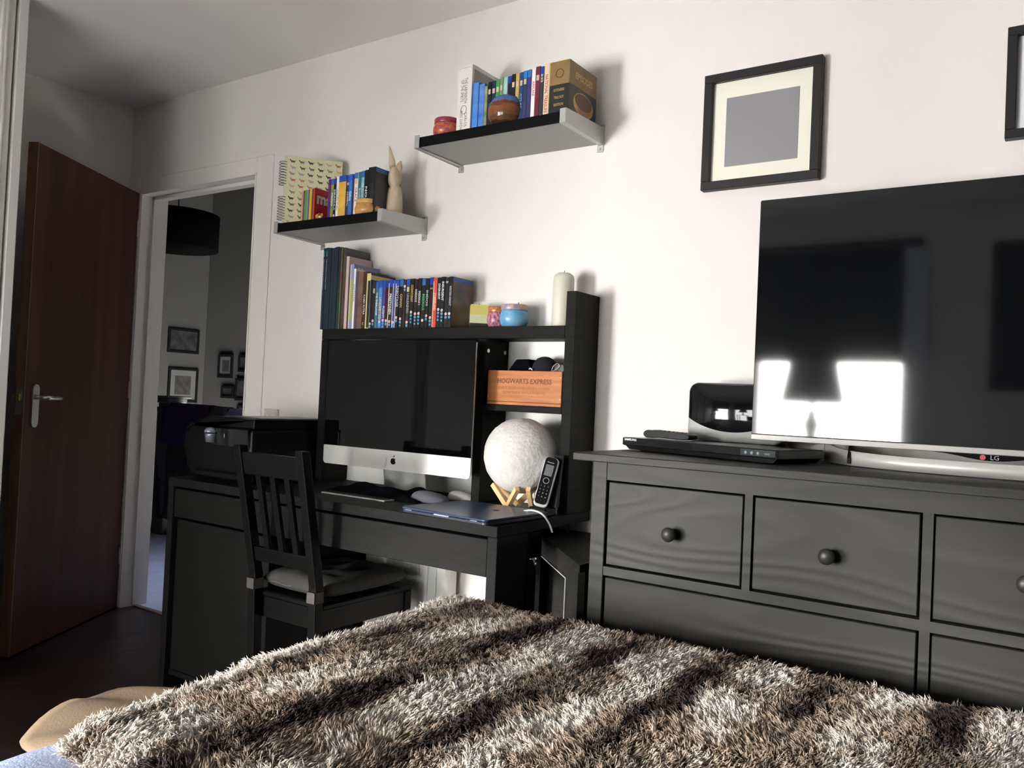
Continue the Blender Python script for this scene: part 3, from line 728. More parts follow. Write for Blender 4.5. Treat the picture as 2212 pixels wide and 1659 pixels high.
mouse('computer_mouse', 'glossy white mouse behind the grey mouse near the divider', -1.655, 2.150, .1, .095, .055, .026, mat('gloss_white', (.75, .75, .75), .15), m_blk)

# laptop
t = thing('laptop', 'closed navy blue laptop at the right front of the desk', 'laptop', (-1.405, 1.905, .7505), rotz=math.radians(-4))
sh = prism(bmesh.new(), rrect(-.158, .158, -.150, .125, .014, 5), .004, .0125, 'z')
ob('base', sh, mat('navy_black_base', (.010, .013, .028), .4), t, local=True, bevel=.0015)
lid = ob('lid', prism(bmesh.new(), rrect(-.158, .158, -.151, .125, .014, 5), .0132, .0195, 'z'), m_navy, t, local=True, bevel=.0018)
ob('front_notch', B(-.028, .028, -.1525, -.1505, .0105, .0140, bevel=.0004), flat('8f98a8'), lid, local=True)
for xx in (-.125, .115): ob('clip', B(xx-.012, xx+.012, -.1522, -.1505, .0115, .0135), flat('6e7686'), lid, local=True)
ob('emblem', prism(bmesh.new(), [(.05+.009*math.cos(2*PI*k/20), .02+.010*math.sin(2*PI*k/20)) for k in range(20)], .0195, .0199, 'z'), mat('dark_emblem', (.004, .006, .015), .6, spec=.1), lid, local=True)
for xx, yy in ((-.13, -.12), (.13, -.12), (-.13, .10), (.13, .10)): ob('foot', B(xx-.008, xx+.008, yy-.008, yy+.008, 0, .004), m_blk, t, local=True)

# moon lamp on beech stand
mc = Vector((-1.409, 2.118, .914)); mr = .1145
t = thing('moon_lamp', 'large white textured moon globe resting on a beech stand in the hutch', 'lamp', (mc.x, mc.y, mc.z-mr))
bm = bmesh.new(); bmesh.ops.create_uvsphere(bm, u_segments=72, v_segments=48, radius=mr)
from mathutils import noise as mn
craters = [(Vector((random.gauss(0, 1), random.gauss(0, 1), random.gauss(0, 1))).normalized(), random.uniform(.05, .16)) for _ in range(60)]
for v in bm.verts:
    d = v.co.normalized(); h_ = .0012*mn.noise(d*3)+.0007*mn.noise(d*9)
    for c, r in craters:
        q = (d-c).length/r
        if q < 1.25: h_ += -.0011*max(0, 1-q*q)+.0006*math.exp(-((q-1)/.15)**2)
    v.co = d*(mr+h_)
bmesh.ops.translate(bm, verts=bm.verts, vec=mc)
ob('globe', bm, m_moon, t, smooth=True)
t = thing('lamp_stand', 'light beech cross stand under the moon globe', 'stand', (mc.x, mc.y, .7505))
def vbar(p0, p1, wdt=.020, dep=.018):
    bm = bmesh.new(); p0, p1 = Vector(p0), Vector(p1); d = (p1-p0); L_ = d.length; d.normalize()
    s = d.cross(Vector((0, 0, 1))).normalized(); n = s.cross(d)
    vs = [bm.verts.new(p0+d*(a*L_)+s*b*dep/2+n*c*wdt/2) for a in (0, 1) for b in (-1, 1) for c in (-1, 1)]
    for q in ((0, 1, 3, 2), (4, 6, 7, 5), (0, 4, 5, 1), (2, 3, 7, 6), (0, 2, 6, 4), (1, 5, 7, 3)): bm.faces.new([vs[i] for i in q])
    bmesh.ops.recalc_face_normals(bm, faces=bm.faces); return bm
for k in range(3):
    a = math.radians(-110+120*k)
    foot = Vector((mc.x+.042*math.cos(a), mc.y+.042*math.sin(a), .7600))
    a1, a2 = a-.85, a+.85
    for aa in (a1, a2):
        tp = Vector((mc.x+.084*math.cos(aa), mc.y+.084*math.sin(aa), .822))
        ob('stand_bar', vbar(foot, tp, .015, .013), m_birch, t)

# cordless phone leaning in its cradle
t = thing('phone_cradle', 'small black phone cradle in the shadow beside the hutch side', 'cradle', (-1.318, 2.085, .7505))
ob('base', B(-1.322, -1.262, 2.036, 2.096, .7505, .776, bevel=.004), m_plastic, t)
ob('back_rest', prism(bmesh.new(), [(2.078, .776), (2.094, .776), (2.112, .925), (2.106, .925)], -1.282, -1.254, 'x'), m_plastic, t)
t = thing('cordless_phone', 'black and silver cordless phone with keypad leaning beside the moon globe', 'phone', (-1.286, 2.040, .778))
t.rotation_euler = (math.radians(-13), math.radians(11), math.radians(22))
w_, h_ = .042, .148
ob('case', prism(bmesh.new(), rrect(-w_/2, w_/2, 0, h_, .012, 6), .0, .022, 'y'), mat('phone_silver', (.62, .62, .62), .3, .2), t, local=True, bevel=.003)
fc = ob('face', prism(bmesh.new(), rrect(-w_/2+.002, w_/2-.004, .008, h_-.0015, .010, 6), -.0018, .0, 'y'), mat('phone_face', (.006, .006, .007), .18), t, local=True)
ob('display', B(-.013, .011, -.0022, -.0018, .092, .125), mat('lcd_grey', (.13, .14, .14), .3), fc, local=True)
bm = bmesh.new(); bmesh.ops.create_circle(bm, segments=20, radius=.009)
bm.free()
ring_pts = [(-.001+.0085*math.cos(2*PI*k/24), -.0024, .0775+.0085*math.sin(2*PI*k/24)) for k in range(25)]
ob('navigation_ring', tube(bmesh.new(), ring_pts, .0008, 6), flat('a8a8a8'), fc, local=True)
letters('Panasonic', .0052, flat('c0c0c0'), fc, (-.001, -.0021, .132), local=True)
for r_ in range(5):
    for c_ in range(3):
        ch_ = '123456789*0#  '[r_*3+c_] if r_ < 4 else '-'
        letters(ch_, .0058, flat('9a9a9a'), fc, (-.0115+c_*.0105, -.0021, .061-r_*.0105), name='key_digit', local=True)
o = ob('white_cable', tube(bmesh.new(), smoothpath([(-1.40, 2.10, .754), (-1.33, 2.00, .762), (-1.27, 1.975, .775), (-1.235, 1.975, .768), (-1.215, 1.98, .745), (-1.205, 1.985, .72)], 8), .0028, 8), mat('white_rubber', (.75, .75, .75), .4), base=(-1.33, 2.0, .755))
tag(o, 'white cable curving over the right edge of the desk behind the laptop', 'cable')
o = ob('thin_cable', tube(bmesh.new(), smoothpath([(-1.33, 2.13, .84), (-1.385, 2.165, .80), (-1.36, 2.15, .76), (-1.31, 2.125, .754)], 8), .0012, 6), mat('white_rubber', (.75, .75, .75), .4), base=(-1.33, 2.1, .755))
tag(o, 'thin white wire looping under the moon globe by the phone', 'cable')

# crate with caps
t = thing('wooden_crate', 'small orange-brown wooden crate with printed lettering on the hutch shelf', 'crate', (-1.430, 2.20, 1.0655))
cx0, cx1, cy0, cy1, cz0, cz1 = -1.566, -1.291, 2.142, 2.258, 1.0665, 1.174
f = ob('front_board', B(cx0, cx1, cy0, cy0+.008, cz0+.010, cz1, bevel=.0015), m_crate, t)
ob('base_board', B(cx0, cx1, cy0, cy1, cz0, cz0+.0095, bevel=.0015), m_crate, t)
ob('back_board', B(cx0, cx1, cy1-.008, cy1, cz0+.010, cz1, bevel=.001), m_crate, t)
for a in (cx0, cx1-.008): ob('end_board', B(a, a+.008, cy0+.0085, cy1-.0085, cz0+.010, cz1, bevel=.001), m_crate, t)
m_ink = mat('faded_ink', S('6b3f26'), .7); m_ink2 = mat('fainter_ink', S('98602f'), .7)
letters('HOGWARTS EXPRESS', .0215, m_ink, f, (-1.4275, cy0-.0004, 1.1405), length=.200, ex=.0002, bold=.0003)
letters("KING'S CROSS TO HOGSMEADE STATION", .0115, m_ink2, f, (-1.4275, cy0-.0004, 1.1200), length=.200, ex=.0002)
letters('DEPARTING 11 AM PLATFORM 9¾', .0115, m_ink2, f, (-1.4275, cy0-.0004, 1.1050), length=.168, ex=.0002)
for a in (cx0+.004, cx1-.004):
    for z in (1.09, 1.155): ob('nail', tube(bmesh.new(), [(a, cy0-.0006, z), (a, cy0, z)], .0012, 8), m_steel, f)
t = thing('baseball_cap', 'navy baseball cap with small white logo sticking out of the crate', 'cap', (-1.400, 2.205, 1.08))
bm = bmesh.new(); lathe(bm, [(.049, 0), (.050, .08), (.048, .105), (.042, .122), (.030, .135), (.015, .141), (.0001, .143)], (-1.395, 2.208, 1.08), 28, sx=.88, sy=.80)
ob('crown', bm, mat('navy_cap_cloth', (.006, .006, .014), .9), t)
ob('logo', tube(bmesh.new(), smoothpath([(-1.436, 2.181, 1.181), (-1.424, 2.170, 1.183), (-1.414, 2.167, 1.178)], 4), .0022, 6), flat('e8dce4'), t)
t = thing('flat_cap', 'flat-topped black cap behind the navy cap in the crate', 'cap', (-1.475, 2.215, 1.08))
bm = bmesh.new(); prism(bm, [(-1.515, 1.08), (-1.518, 1.18), (-1.492, 1.212), (-1.440, 1.213), (-1.432, 1.18), (-1.436, 1.08)], 2.185, 2.248, 'y')
ob('crown', bm, m_blackcloth, t, bevel=.006)
t = thing('sunglasses_case', 'dark brown case with a white cord at the right end of the crate', 'case', (-1.315, 2.2, 1.08))
ob('shell', prism(bmesh.new(), rrect(-1.340, -1.300, 1.08, 1.200, .012, 5), 2.17, 2.235, 'y'), mat('brown_leather', (.018, .010, .007), .35), t, bevel=.004)
ob('cord', tube(bmesh.new(), smoothpath([(-1.345, 2.165, 1.165), (-1.336, 2.160, 1.188), (-1.322, 2.162, 1.199), (-1.316, 2.165, 1.19), (-1.333, 2.155, 1.175)], 6), .0012, 6), flat('b8b0a8'), t)

# ================================================================= candles and jars
t = thing('pillar_candle', 'tall ivory pillar candle standing at the right end of the hutch top', 'candle', (-1.325, 2.195, ZH))
bm = bmesh.new(); lathe(bm, [(.0315, 0), (.033, .003), (.0328, .150), (.030, .160), (.020, .168), (.006, .170), (.0001, .169)], (-1.332, 2.195, ZH), 36)
ob('wax', bm, m_wax, t); ob('wick', tube(bmesh.new(), [(-1.332, 2.195, ZH+.168), (-1.331, 2.195, ZH+.176)], .001, 6), m_blk, t)
t = thing('cube_candle', 'square candle in yellow, pale green and dark green layers on the hutch', 'candle', (-1.655, 2.195, ZH), rotz=math.radians(0))
m_c1 = mat('wax_yellow', S('cfc46c'), .5); m_c2 = mat('wax_pale_green', S('cdd3a8'), .5); m_c3 = mat('wax_dark_green', S('262c22'), .5)
rz = math.radians(40)
def cubelayer(z0, z1, m, nm):
    q = [(-1.655+.042*math.cos(rz+PI/4+k*PI/2)*1.0, 2.198+.042*math.sin(rz+PI/4+k*PI/2)) for k in range(4)]
    ob(nm, prism(bmesh.new(), q, z0, z1, 'z'), m, t)
cubelayer(ZH, ZH+.016, m_c3, 'dark_layer'); cubelayer(ZH+.016, ZH+.044, m_c2, 'pale_layer'); cubelayer(ZH+.044, ZH+.077, m_c1, 'yellow_layer')
ob('wick', tube(bmesh.new(), [(-1.655, 2.198, ZH+.077), (-1.655, 2.198, ZH+.083)], .001, 6), m_blk, t)
def jar(name, label, x, y, z, r, h, mbody, mlid, squash=.86, base=None):
    t = thing(name, label, 'candle tin', (x, y, z))
    hb = h*.74
    bm = bmesh.new(); lathe(bm, [(r*.62, 0), (r*.80, hb*.06), (r*.97, hb*.32), (r, hb*.52), (r*.97, hb*.75), (r*.88, hb*.97), (r*.86, hb)], (x, y, z), 36)
    ob('body', bm, mbody, t)
    bm = bmesh.new(); lathe(bm, [(r*.90, hb), (r*.915, hb+.001), (r*.915, h*.97), (r*.89, h), (.0001, h)], (x, y, z), 36)
    ob('lid', bm, mlid, t)
    return t
m_zig = mat('zigzag_print', S('5b2a4e'), .35, col2=S('d98aa0'), nscale=150, stretch=(1, 1, .6))
jar('candle_tin', 'round tin with purple and pink zigzag print left of the blue tin', -1.560, 2.170, ZH, .034, .064, m_zig, art('c98a4c', 'a35a3c', 120))
jar('candle_tin', 'round sky blue candle tin with patterned lid on the hutch top', -1.506, 2.185, ZH, .047, .073, art('5a98c4', '7ab0d0', 30), art('c9a28a', '7f7fae', 70))
jar('candle_tin', 'small round maroon and orange candle tin at left end of upper shelf', -1.752, 2.105, ZU, .047, .062, art('9c2f5c', 'c9762c', 85), art('a8443c', '7c3058', 120))
jar('candle_tin', 'round ochre yellow tin with pink flecks on the lower wall shelf', -2.098, 2.110, ZLo, .049, .058, art('c79a48', 'b8805c', 95), art('cfa560', 'c29450', 60))
t = thing('green_candle', 'pale green candle just showing behind the maroon tin', 'candle', (-1.715, 2.17, ZU))
ob('wax', lathe(bmesh.new(), [(.022, 0), (.0225, .07), (.020, .076), (.0001, .077)], (-1.722, 2.17, ZU), 24), mat('wax_pistachio', S('c9c79a'), .5), t)
# painted round pot
t = thing('painted_bauble', 'glossy round pot painted with blue sky over red rocks on the upper shelf', 'ornament', (-1.512, 2.105, ZU))
def bauble_mat():
    m, n, l, b = nt('painted_rock_glaze')
    tc = n.new('ShaderNodeTexCoord'); sx_ = n.new('ShaderNodeSeparateXYZ'); l.new(tc.outputs['Object'], sx_.inputs[0])
    no = n.new('ShaderNodeTexNoise'); no.inputs['Scale'].default_value = 30; no.inputs['Detail'].default_value = 3; l.new(tc.outputs['Object'], no.inputs['Vector'])
    a = n.new('ShaderNodeMath'); a.operation = 'MULTIPLY'; a.inputs[1].default_value = .022; l.new(no.outputs[0], a.inputs[0])
    s = n.new('ShaderNodeMath'); s.operation = 'ADD'; l.new(sx_.outputs[2], s.inputs[0]); l.new(a.outputs[0], s.inputs[1])
    q = n.new('ShaderNodeMath'); q.operation = 'DIVIDE'; q.inputs[1].default_value = .11; l.new(s.outputs[0], q.inputs[0])
    r = n.new('ShaderNodeValToRGB'); cr = r.color_ramp; cr.interpolation = 'CONSTANT'
    for i_, (p, h) in enumerate(((0, '4a3424'), (.22, '6a4a32'), (.36, '85583a'), (.50, '93503a'), (.62, '6e4030'), (.72, '4a76b4'))):
        e_ = cr.elements[i_] if i_ < 2 else cr.elements.new(p)
        e_.position = p; e_.color = (*S(h), 1)
    l.new(q.outputs[0], r.inputs[0])
    n2 = n.new('ShaderNodeTexNoise'); n2.inputs['Scale'].default_value = 55; l.new(tc.outputs['Object'], n2.inputs['Vector'])
    mx = n.new('ShaderNodeMixRGB'); mx.blend_type = 'MULTIPLY'; mx.inputs[0].default_value = .5
    l.new(r.outputs[0], mx.inputs[1]); l.new(n2.outputs[0], mx.inputs[2]); l.new(mx.outputs[0], b.inputs['Base Color'])
    b.inputs['Roughness'].default_value = .12; return m
R_ = .061
ob('pot', lathe(bmesh.new(), [(.030, 0), (.045, .006), (.057, .025), (R_, .046), (.058, .070), (.046, .088), (.030, .098), (.012, .1025), (.0001, .103)], (-1.512, 2.105, ZU), 40), bauble_mat(), t)

# ================================================================= films and books
def disc(bm, x, y, z, r, mi): 
    c = [bm.verts.new((x+r*math.cos(2*PI*k/14), y, z+r*math.sin(2*PI*k/14))) for k in range(14)]
    f = bm.faces.new(c[::-1]); f.material_index = mi; f.normal_update()
m_bR, m_bB, m_bW = flat('e58a8c', .4), flat('5f9cc8', .4), flat('f0e4dc', .4)
def film(label, x0, x1, z, ht, yf, dep, body, band=None, a1=None, a2=None, title=None, tcol='d8d8d8', tz=.52, tlen=.5, badges=0, bz=.19, group=None, name='film_case', cat='film case', photo=False, white_edge=None, cover=None):
    t = thing(name, label, cat, ((x0+x1)/2, yf, z), group)
    w = x1-x0-.0006
    ob('case', B(x0, x0+w, yf, yf+dep, z, z+ht, bevel=.0008), flat(body, .3), t)
    hb = ht*.135 if band else 0
    inset = .0008
    s = ob('spine_print', B(x0+inset+(.002 if white_edge else 0), x0+w-inset, yf-.0006, yf, z+.002, z+ht-hb-.002), art(a1, a2 or a1, 28) if a1 else flat(body, .3), t)
    if band: ob('top_band', B(x0+inset, x0+w-inset, yf-.0005, yf, z+ht-hb-.0015, z+ht-.002), flat(band, .3), t)
    if white_edge: ob('pale_edge', B(x0+.0003, x0+.0028, yf-.0007, yf, z+.002, z+ht*.93), flat(white_edge, .5), t)
    if title:
        letters(title, w*.80, flat(tcol), s, (x0+w/2, yf-.0008, z+ht*tz), rot=DOWN, length=ht*tlen, ex=.0001, bold=.0002)
    if badges:
        bm = bmesh.new(); r = min(w*.40, .0048); zz = z+ht*bz
        for k in range(badges):
            if k == 0: disc(bm, x0+w/2, yf-.0009, zz, r, 2); disc(bm, x0+w/2, yf-.0011, zz, r*.62, 0)
            elif k == 1: disc(bm, x0+w/2, yf-.0009, zz-2.4*r, r, 1)
            else: bx(bm, x0+w/2-r*.7, x0+w/2+r*.7, yf-.0010, yf-.0008, zz-(2.4*k+.7)*r, zz-(2.4*k-.7)*r, mi=1)
        ob('rating_marks', bm, [m_bR, m_bB, m_bW], s)
    if photo:
        disc_bm = bmesh.new(); bx(disc_bm, x0+w*.2, x0+w*.8, yf-.0010, yf-.0007, z+ht*.74, z+ht*.84); ob('spine_picture', disc_bm, flat('d0b89a'), s)
    if cover:
        ob('cover_print', B(x0+w, x0+w+.0005, yf+.003, yf+dep-.002, z+.003, z+ht*.90), cover, t)
        ob('cover_band', B(x0+w, x0+w+.0006, yf+.003, yf+dep-.002, z+ht*.905, z+ht-.002), flat('2c4c9a', .3), t)
    return t
Y3 = 2.1455
hx = [-2.1036, -2.0921, -2.0777, -2.0623, -2.0434, -2.0281, -2.015, -1.9953, -1.9825, -1.9642, -1.9462, -1.9335, -1.9155, -1.8968, -1.8802, -1.8636, -1.8453, -1.83, -1.8119, -1.7948, -1.7788, -1.7621, -1.7456, -1.7299]
K = '101012'
FA = [
 ('very thin black film case with silver trim next to the cream-edged book', dict(body=K, a1='16161c', badges=2, bz=.10)),
 ('black film case with a pale portrait on its spine', dict(body=K, a1='141418', a2='2a2a2e', badges=2, bz=.16, photo=True)),
 ('teal-grey film case with small white lettering', dict(body='27436b', band='2f5ca8', a1='4d7a80', a2='3c6068', title='THE SHERLOCK', tcol='e6e6e6')),
 ('blue film case with a yellow lettered panel', dict(body='1e3f86', band='2a52b0', a1='3a74b8', a2='5a92cc', title='UNLIMITED', tcol='e8c83c', tz=.42, tlen=.5, badges=2, bz=.14)),
 ('blue and violet film case lettered in white low on the spine', dict(body='1d3a80', band='2c50ac', a1='5a4a90', a2='33407c', title='FLIGHT', tcol='dfe8f4', tz=.34, tlen=.28, badges=3, bz=.17)),
 ('dark film case with maroon flecks beside the white-edged one', dict(body='14172a', band='233f9a', a1='2c1c1e', a2='4a1c1c', badges=2, bz=.16)),
 ('film case with a broad white left edge and white spine letters', dict(body='1f3f9c', band='1f46b4', a1='2a2018', a2='3a2c20', title='PRESTONEN', tcol='f0ece0', tz=.50, tlen=.42, badges=2, bz=.14, white_edge='f0f0ee')),
 ('slim steel-blue film case with pale left trim', dict(body='22479c', band='2450b8', a1='3c5c9c', a2='2e3c60', badges=2, bz=.12, white_edge='d8dce4')),
 ('black film case with spaced white capitals and white left trim', dict(body='14162c', band='2450b0', a1='101018', title='SABOTAGE', tcol='c8c8d0', tz=.66, tlen=.42, badges=2, bz=.22, white_edge='e8e8ea')),
 ('black film case with gold title above a gold mask', dict(body=K, band='2c6cb4', a1='15120e', title='CONAN', tcol='c9b878', tz=.56, tlen=.22, badges=3, bz=.19)),
 ('dark brown film case with badges near the top', dict(body='18120e', a1='20160e', a2='38281a', badges=2, bz=.86)),
 ('grey-black film case with white block and grey title', dict(body='16181c', band='2450a8', a1='1c1c1e', a2='303032', title='UNLEASHED', tcol='a8acb0', tz=.50, tlen=.40, badges=2, bz=.12, photo=True)),
 ('black film case with thin gold title in upper half', dict(body=K, a1='101014', title="OCEAN'S EIGHT", tcol='c8b45c', tz=.70, tlen=.38, badges=4, bz=.32)),
 ('black film case with small white title and red smear on spine', dict(body=K, a1='121214', a2='2a1416', title='INSIDIOUS', tcol='d8d4d0', tz=.66, tlen=.30, badges=4, bz=.29)),
 ('black film case whose white title ends in a large 2', dict(body=K, a1='101012', title='INSIDIOUS 2', tcol='e0dcd8', tz=.60, tlen=.34, badges=4, bz=.29)),
 ('black film case with bright green title', dict(body=K, band='2a64a4', a1='111413', title='INSIDIOUS', tcol='4ec468', tz=.52, tlen=.38, badges=1, bz=.15)),
 ('black film case with widely spaced thin grey letters', dict(body=K, a1='131315', title='INDOS', tcol='c0c0c0', tz=.60, tlen=.32, badges=2, bz=.24)),
 ('black film case with blue top, left of the red case', dict(body='121318', band='2036a0', a1='161a1a', title='S', tcol='b8d0b8', tz=.78, tlen=.05, badges=3, bz=.20)),
 ('bright orange-red film case among the black ones on the hutch', dict(body='c8452f', a1='cc4a38', a2='d85040', title='ZOMBIELAND', tcol='f0c4b0', tz=.52, tlen=.34, badges=0, white_edge='e8d8c0')),
 ('black film case lettered in white just right of the red case', dict(body=K, a1='121214', title='DIVERGENT', tcol='e4e4e4', tz=.72, tlen=.32, badges=4, bz=.36)),
 ('black film case with the largest white title on the hutch', dict(body=K, a1='121214', title='INSURGENT', tcol='f0f0f0', tz=.72, tlen=.38, badges=4, bz=.34)),
 ('plain black film case second from the right end of the row', dict(body='17181a', a1='1a1b1d', title='B', tcol='d8d8d8', tz=.90, tlen=.05, badges=2, bz=.27)),
 ('rightmost black film case on the hutch with blue-banded picture cover', dict(body='101014', a1='131316', title='WINTERS KNIGHT', tcol='b8bcc0', tz=.62, tlen=.40, badges=2, bz=.27)),
]
m_cov1 = mat('dusky_gold_cover', S('2c2a2c'), .3, col2=S('6e5534'), nscale=13)
for i, (lab, kw) in enumerate(FA):
    kw = dict(kw)
    if i == len(FA)-1: kw['cover'] = m_cov1
    film(lab+(', on the hutch' if 'hutch' not in lab else ''), hx[i], hx[i+1], ZH+.0005, .1685+.0012*math.sin(i*2.3), Y3+.0007*math.sin(i*3.1), .112, **kw)
for o_ in list(C.objects):
    if o_.name.startswith('film_case') and o_.type == 'EMPTY': tag(o_, group='film cases in the row on the hutch top')

# books on the hutch
def book(name, label, x0, x1, z, ht, yf, dep, spine, cover=None, pages='e8e0cc', title=None, tcol='e8e8e8', tz=.5, tlen=.5, tsize=.7, cat='book', group=None, extra=None):
    t = thing(name, label, cat, ((x0+x1)/2, yf, z), group)
    w = x1-x0-.0005; c = min(.0016, w*.2)
    cov = cover or spine
    ob('pages', B(x0+c, x0+w-c, yf+.001, yf+dep-.003, z+.0015, z+ht-.002), flat(pages, .9), t)
    sp = ob('spine', B(x0, x0+w, yf, yf+.0012, z, z+ht, bevel=.0004), spine, t)
    ob('back_cover', B(x0, x0+c, yf+.0012, yf+dep, z, z+ht), cov, t)
    fc_ = ob('front_cover', B(x0+w-c, x0+w, yf+.0012, yf+dep, z, z+ht), cov, t)
    if title: letters(title, w*tsize, flat(tcol), sp, (x0+w/2, yf-.0003, z+ht*tz), rot=DOWN, length=ht*tlen, ex=.0001, bold=.0001)
    return t, sp, fc_
m_mag = mat('navy_magazine', S('1b2530'), .35, col2=S('223040'), nscale=6)
mx_ = [-2.3545, -2.3425, -2.3268, -2.3108, -2.2967, -2.2857, -2.2748, -2.2600]
for i in range(7):
    tt, sp, _ = book('magazine', ['leftmost dark navy magazine with printed arrow on its spine', 'dark navy magazine second from left with printed arrow', 'plain dark navy magazine third from left', 'plain dark navy magazine in the middle of the navy row', 'plain dark navy magazine fifth from left', 'plain dark navy magazine sixth from left', 'last dark navy magazine beside the picture-covered book'][i],
        mx_[i], mx_[i+1], ZH+.0005, .303+.0015*math.sin(i*1.7), 2.1465+.001*math.sin(i*2.2), .128, m_mag, pages='c8ccd0', title=None, cat='magazine', group='navy magazines on the hutch')
    if i < 2:
        letters('THE MAGAZINE OF WORLD CINEMA', .006, flat('b8c4cc'), sp, ((mx_[i]+mx_[i+1])/2, 2.144, ZH+.205), rot=DOWN, length=.115, ex=.0001)
        xa = (mx_[i]+mx_[i+1])/2
        ob('arrow', prism(bmesh.new(), [(xa-.0012, ZH+.292), (xa+.0012, ZH+.292), (xa+.0012, ZH+.278), (xa+.003, ZH+.278), (xa, ZH+.270), (xa-.003, ZH+.278), (xa-.0012, ZH+.278)], 2.1440, 2.1445, 'y'), flat('5fb0b4'), sp)
m_coll = mat('collage_print', S('6a5a3c'), .35, col2=S('94423c'), nscale=32)
m_coll2 = mat('collage_print_2', S('3f7a4c'), .35, col2=S('8a3c34'), nscale=18)
book('picture_book', 'tall book with a colourful collage cover beside the navy magazines', -2.2598, -2.2520, ZH+.0005, .297, 2.146, .120, m_coll2, m_coll2)
t, sp, fc_ = book('picture_book', 'tall grey-topped annual with crowd photographs on the cover', -2.2518, -2.2440, ZH+.0005, .300, 2.150, .128, mat('grey_top_collage', S('4a4744'), .4), mat('crowd_print', S('8a7c6c'), .35, col2=S('6c7c4c'), nscale=30))
ob('cover_banner', B(-2.2445, -2.2436, 2.152, 2.276, ZH+.272, ZH+.3), flat('4a4848'), fc_)
t, sp, fc_ = book('pink_booklet', 'pale pink booklet standing behind the lavender book', -2.2438, -2.2290, ZH+.0005, .268, 2.158, .116, flat('d0b4b4'), flat('d0b4b8'))
t, sp, fc_ = book('hardback_book', 'lavender and lime book with large 100 on the cover', -2.2078, -2.1905, ZH+.0005, .236, 2.146, .128, flat('8f90bc'), flat('8288b4'))
ob('lime_panel', B(-2.2040, -2.1925, 2.1452, 2.146, ZH+.03, ZH+.18), flat('a8b04c'), sp)
ob('page_edge', B(-2.2076, -2.2045, 2.1452, 2.146, ZH+.002, ZH+.232), flat('e8dcc0'), sp)
letters('100', .034, flat('e0dcd0'), fc_, (-2.1900, 2.170, ZH+.213), rot=(PI/2, 0, PI/2), ex=.0001)
book('thin_white_book', 'thin white-spined book next to the lavender one', -2.1900, -2.1800, ZH+.0005, .218, 2.146, .115, flat('f2f0ec'), flat('e4e0d8'), title='SKETCHES', tcol='888078', tz=.6, tlen=.3)
book('thin_blue_book', 'thin blue and brown spined book left of the sepia paperback', -2.1798, -2.1680, ZH+.0005, .208, 2.146, .112, art('41546e', '6e4a34', 9), flat('5a4638'))
book('paperback_book', 'sepia brown paperback with photo spine beside the gold-lettered one', -2.1678, -2.1420, ZH+.0005, .206, 2.1465, .112, art('5f4238', '8a6a5e', 16), flat('4a342a'))
t, sp, fc_ = book('paperback_book', 'dark brown paperback with white spine title beside the cream-edged book', -2.1418, -2.1240, ZH+.0005, .206, 2.146, .112, art('2c1c12', '4a2c1a', 12), flat('33241c'), title='KAMA SUTRA', tcol='e8e4dc', tz=.42, tlen=.34)
letters('C', .012, flat('f0f0f0'), sp, (-2.133, 2.1455, ZH+.018), ex=.0001)
t, sp, fc_ = book('cream_edged_book', 'large dark book with cream border standing just before the film row', -2.1238, -2.1045, ZH+.0005, .198, 2.146, .128, flat('d8c88c'), flat('23232c'))
ob('dark_spine_half', B(-2.1170, -2.1060, 2.1452, 2.146, ZH+.004, ZH+.172), flat('16161c'), sp)
bm = bmesh.new(); bx(bm, -2.1049, -2.1038, 2.147, 2.274, ZH+.176, ZH+.192); bx(bm, -2.1049, -2.1038, 2.262, 2.274, ZH+.004, ZH+.192)
ob('cream_border', bm, flat('d6c794'), fc_)

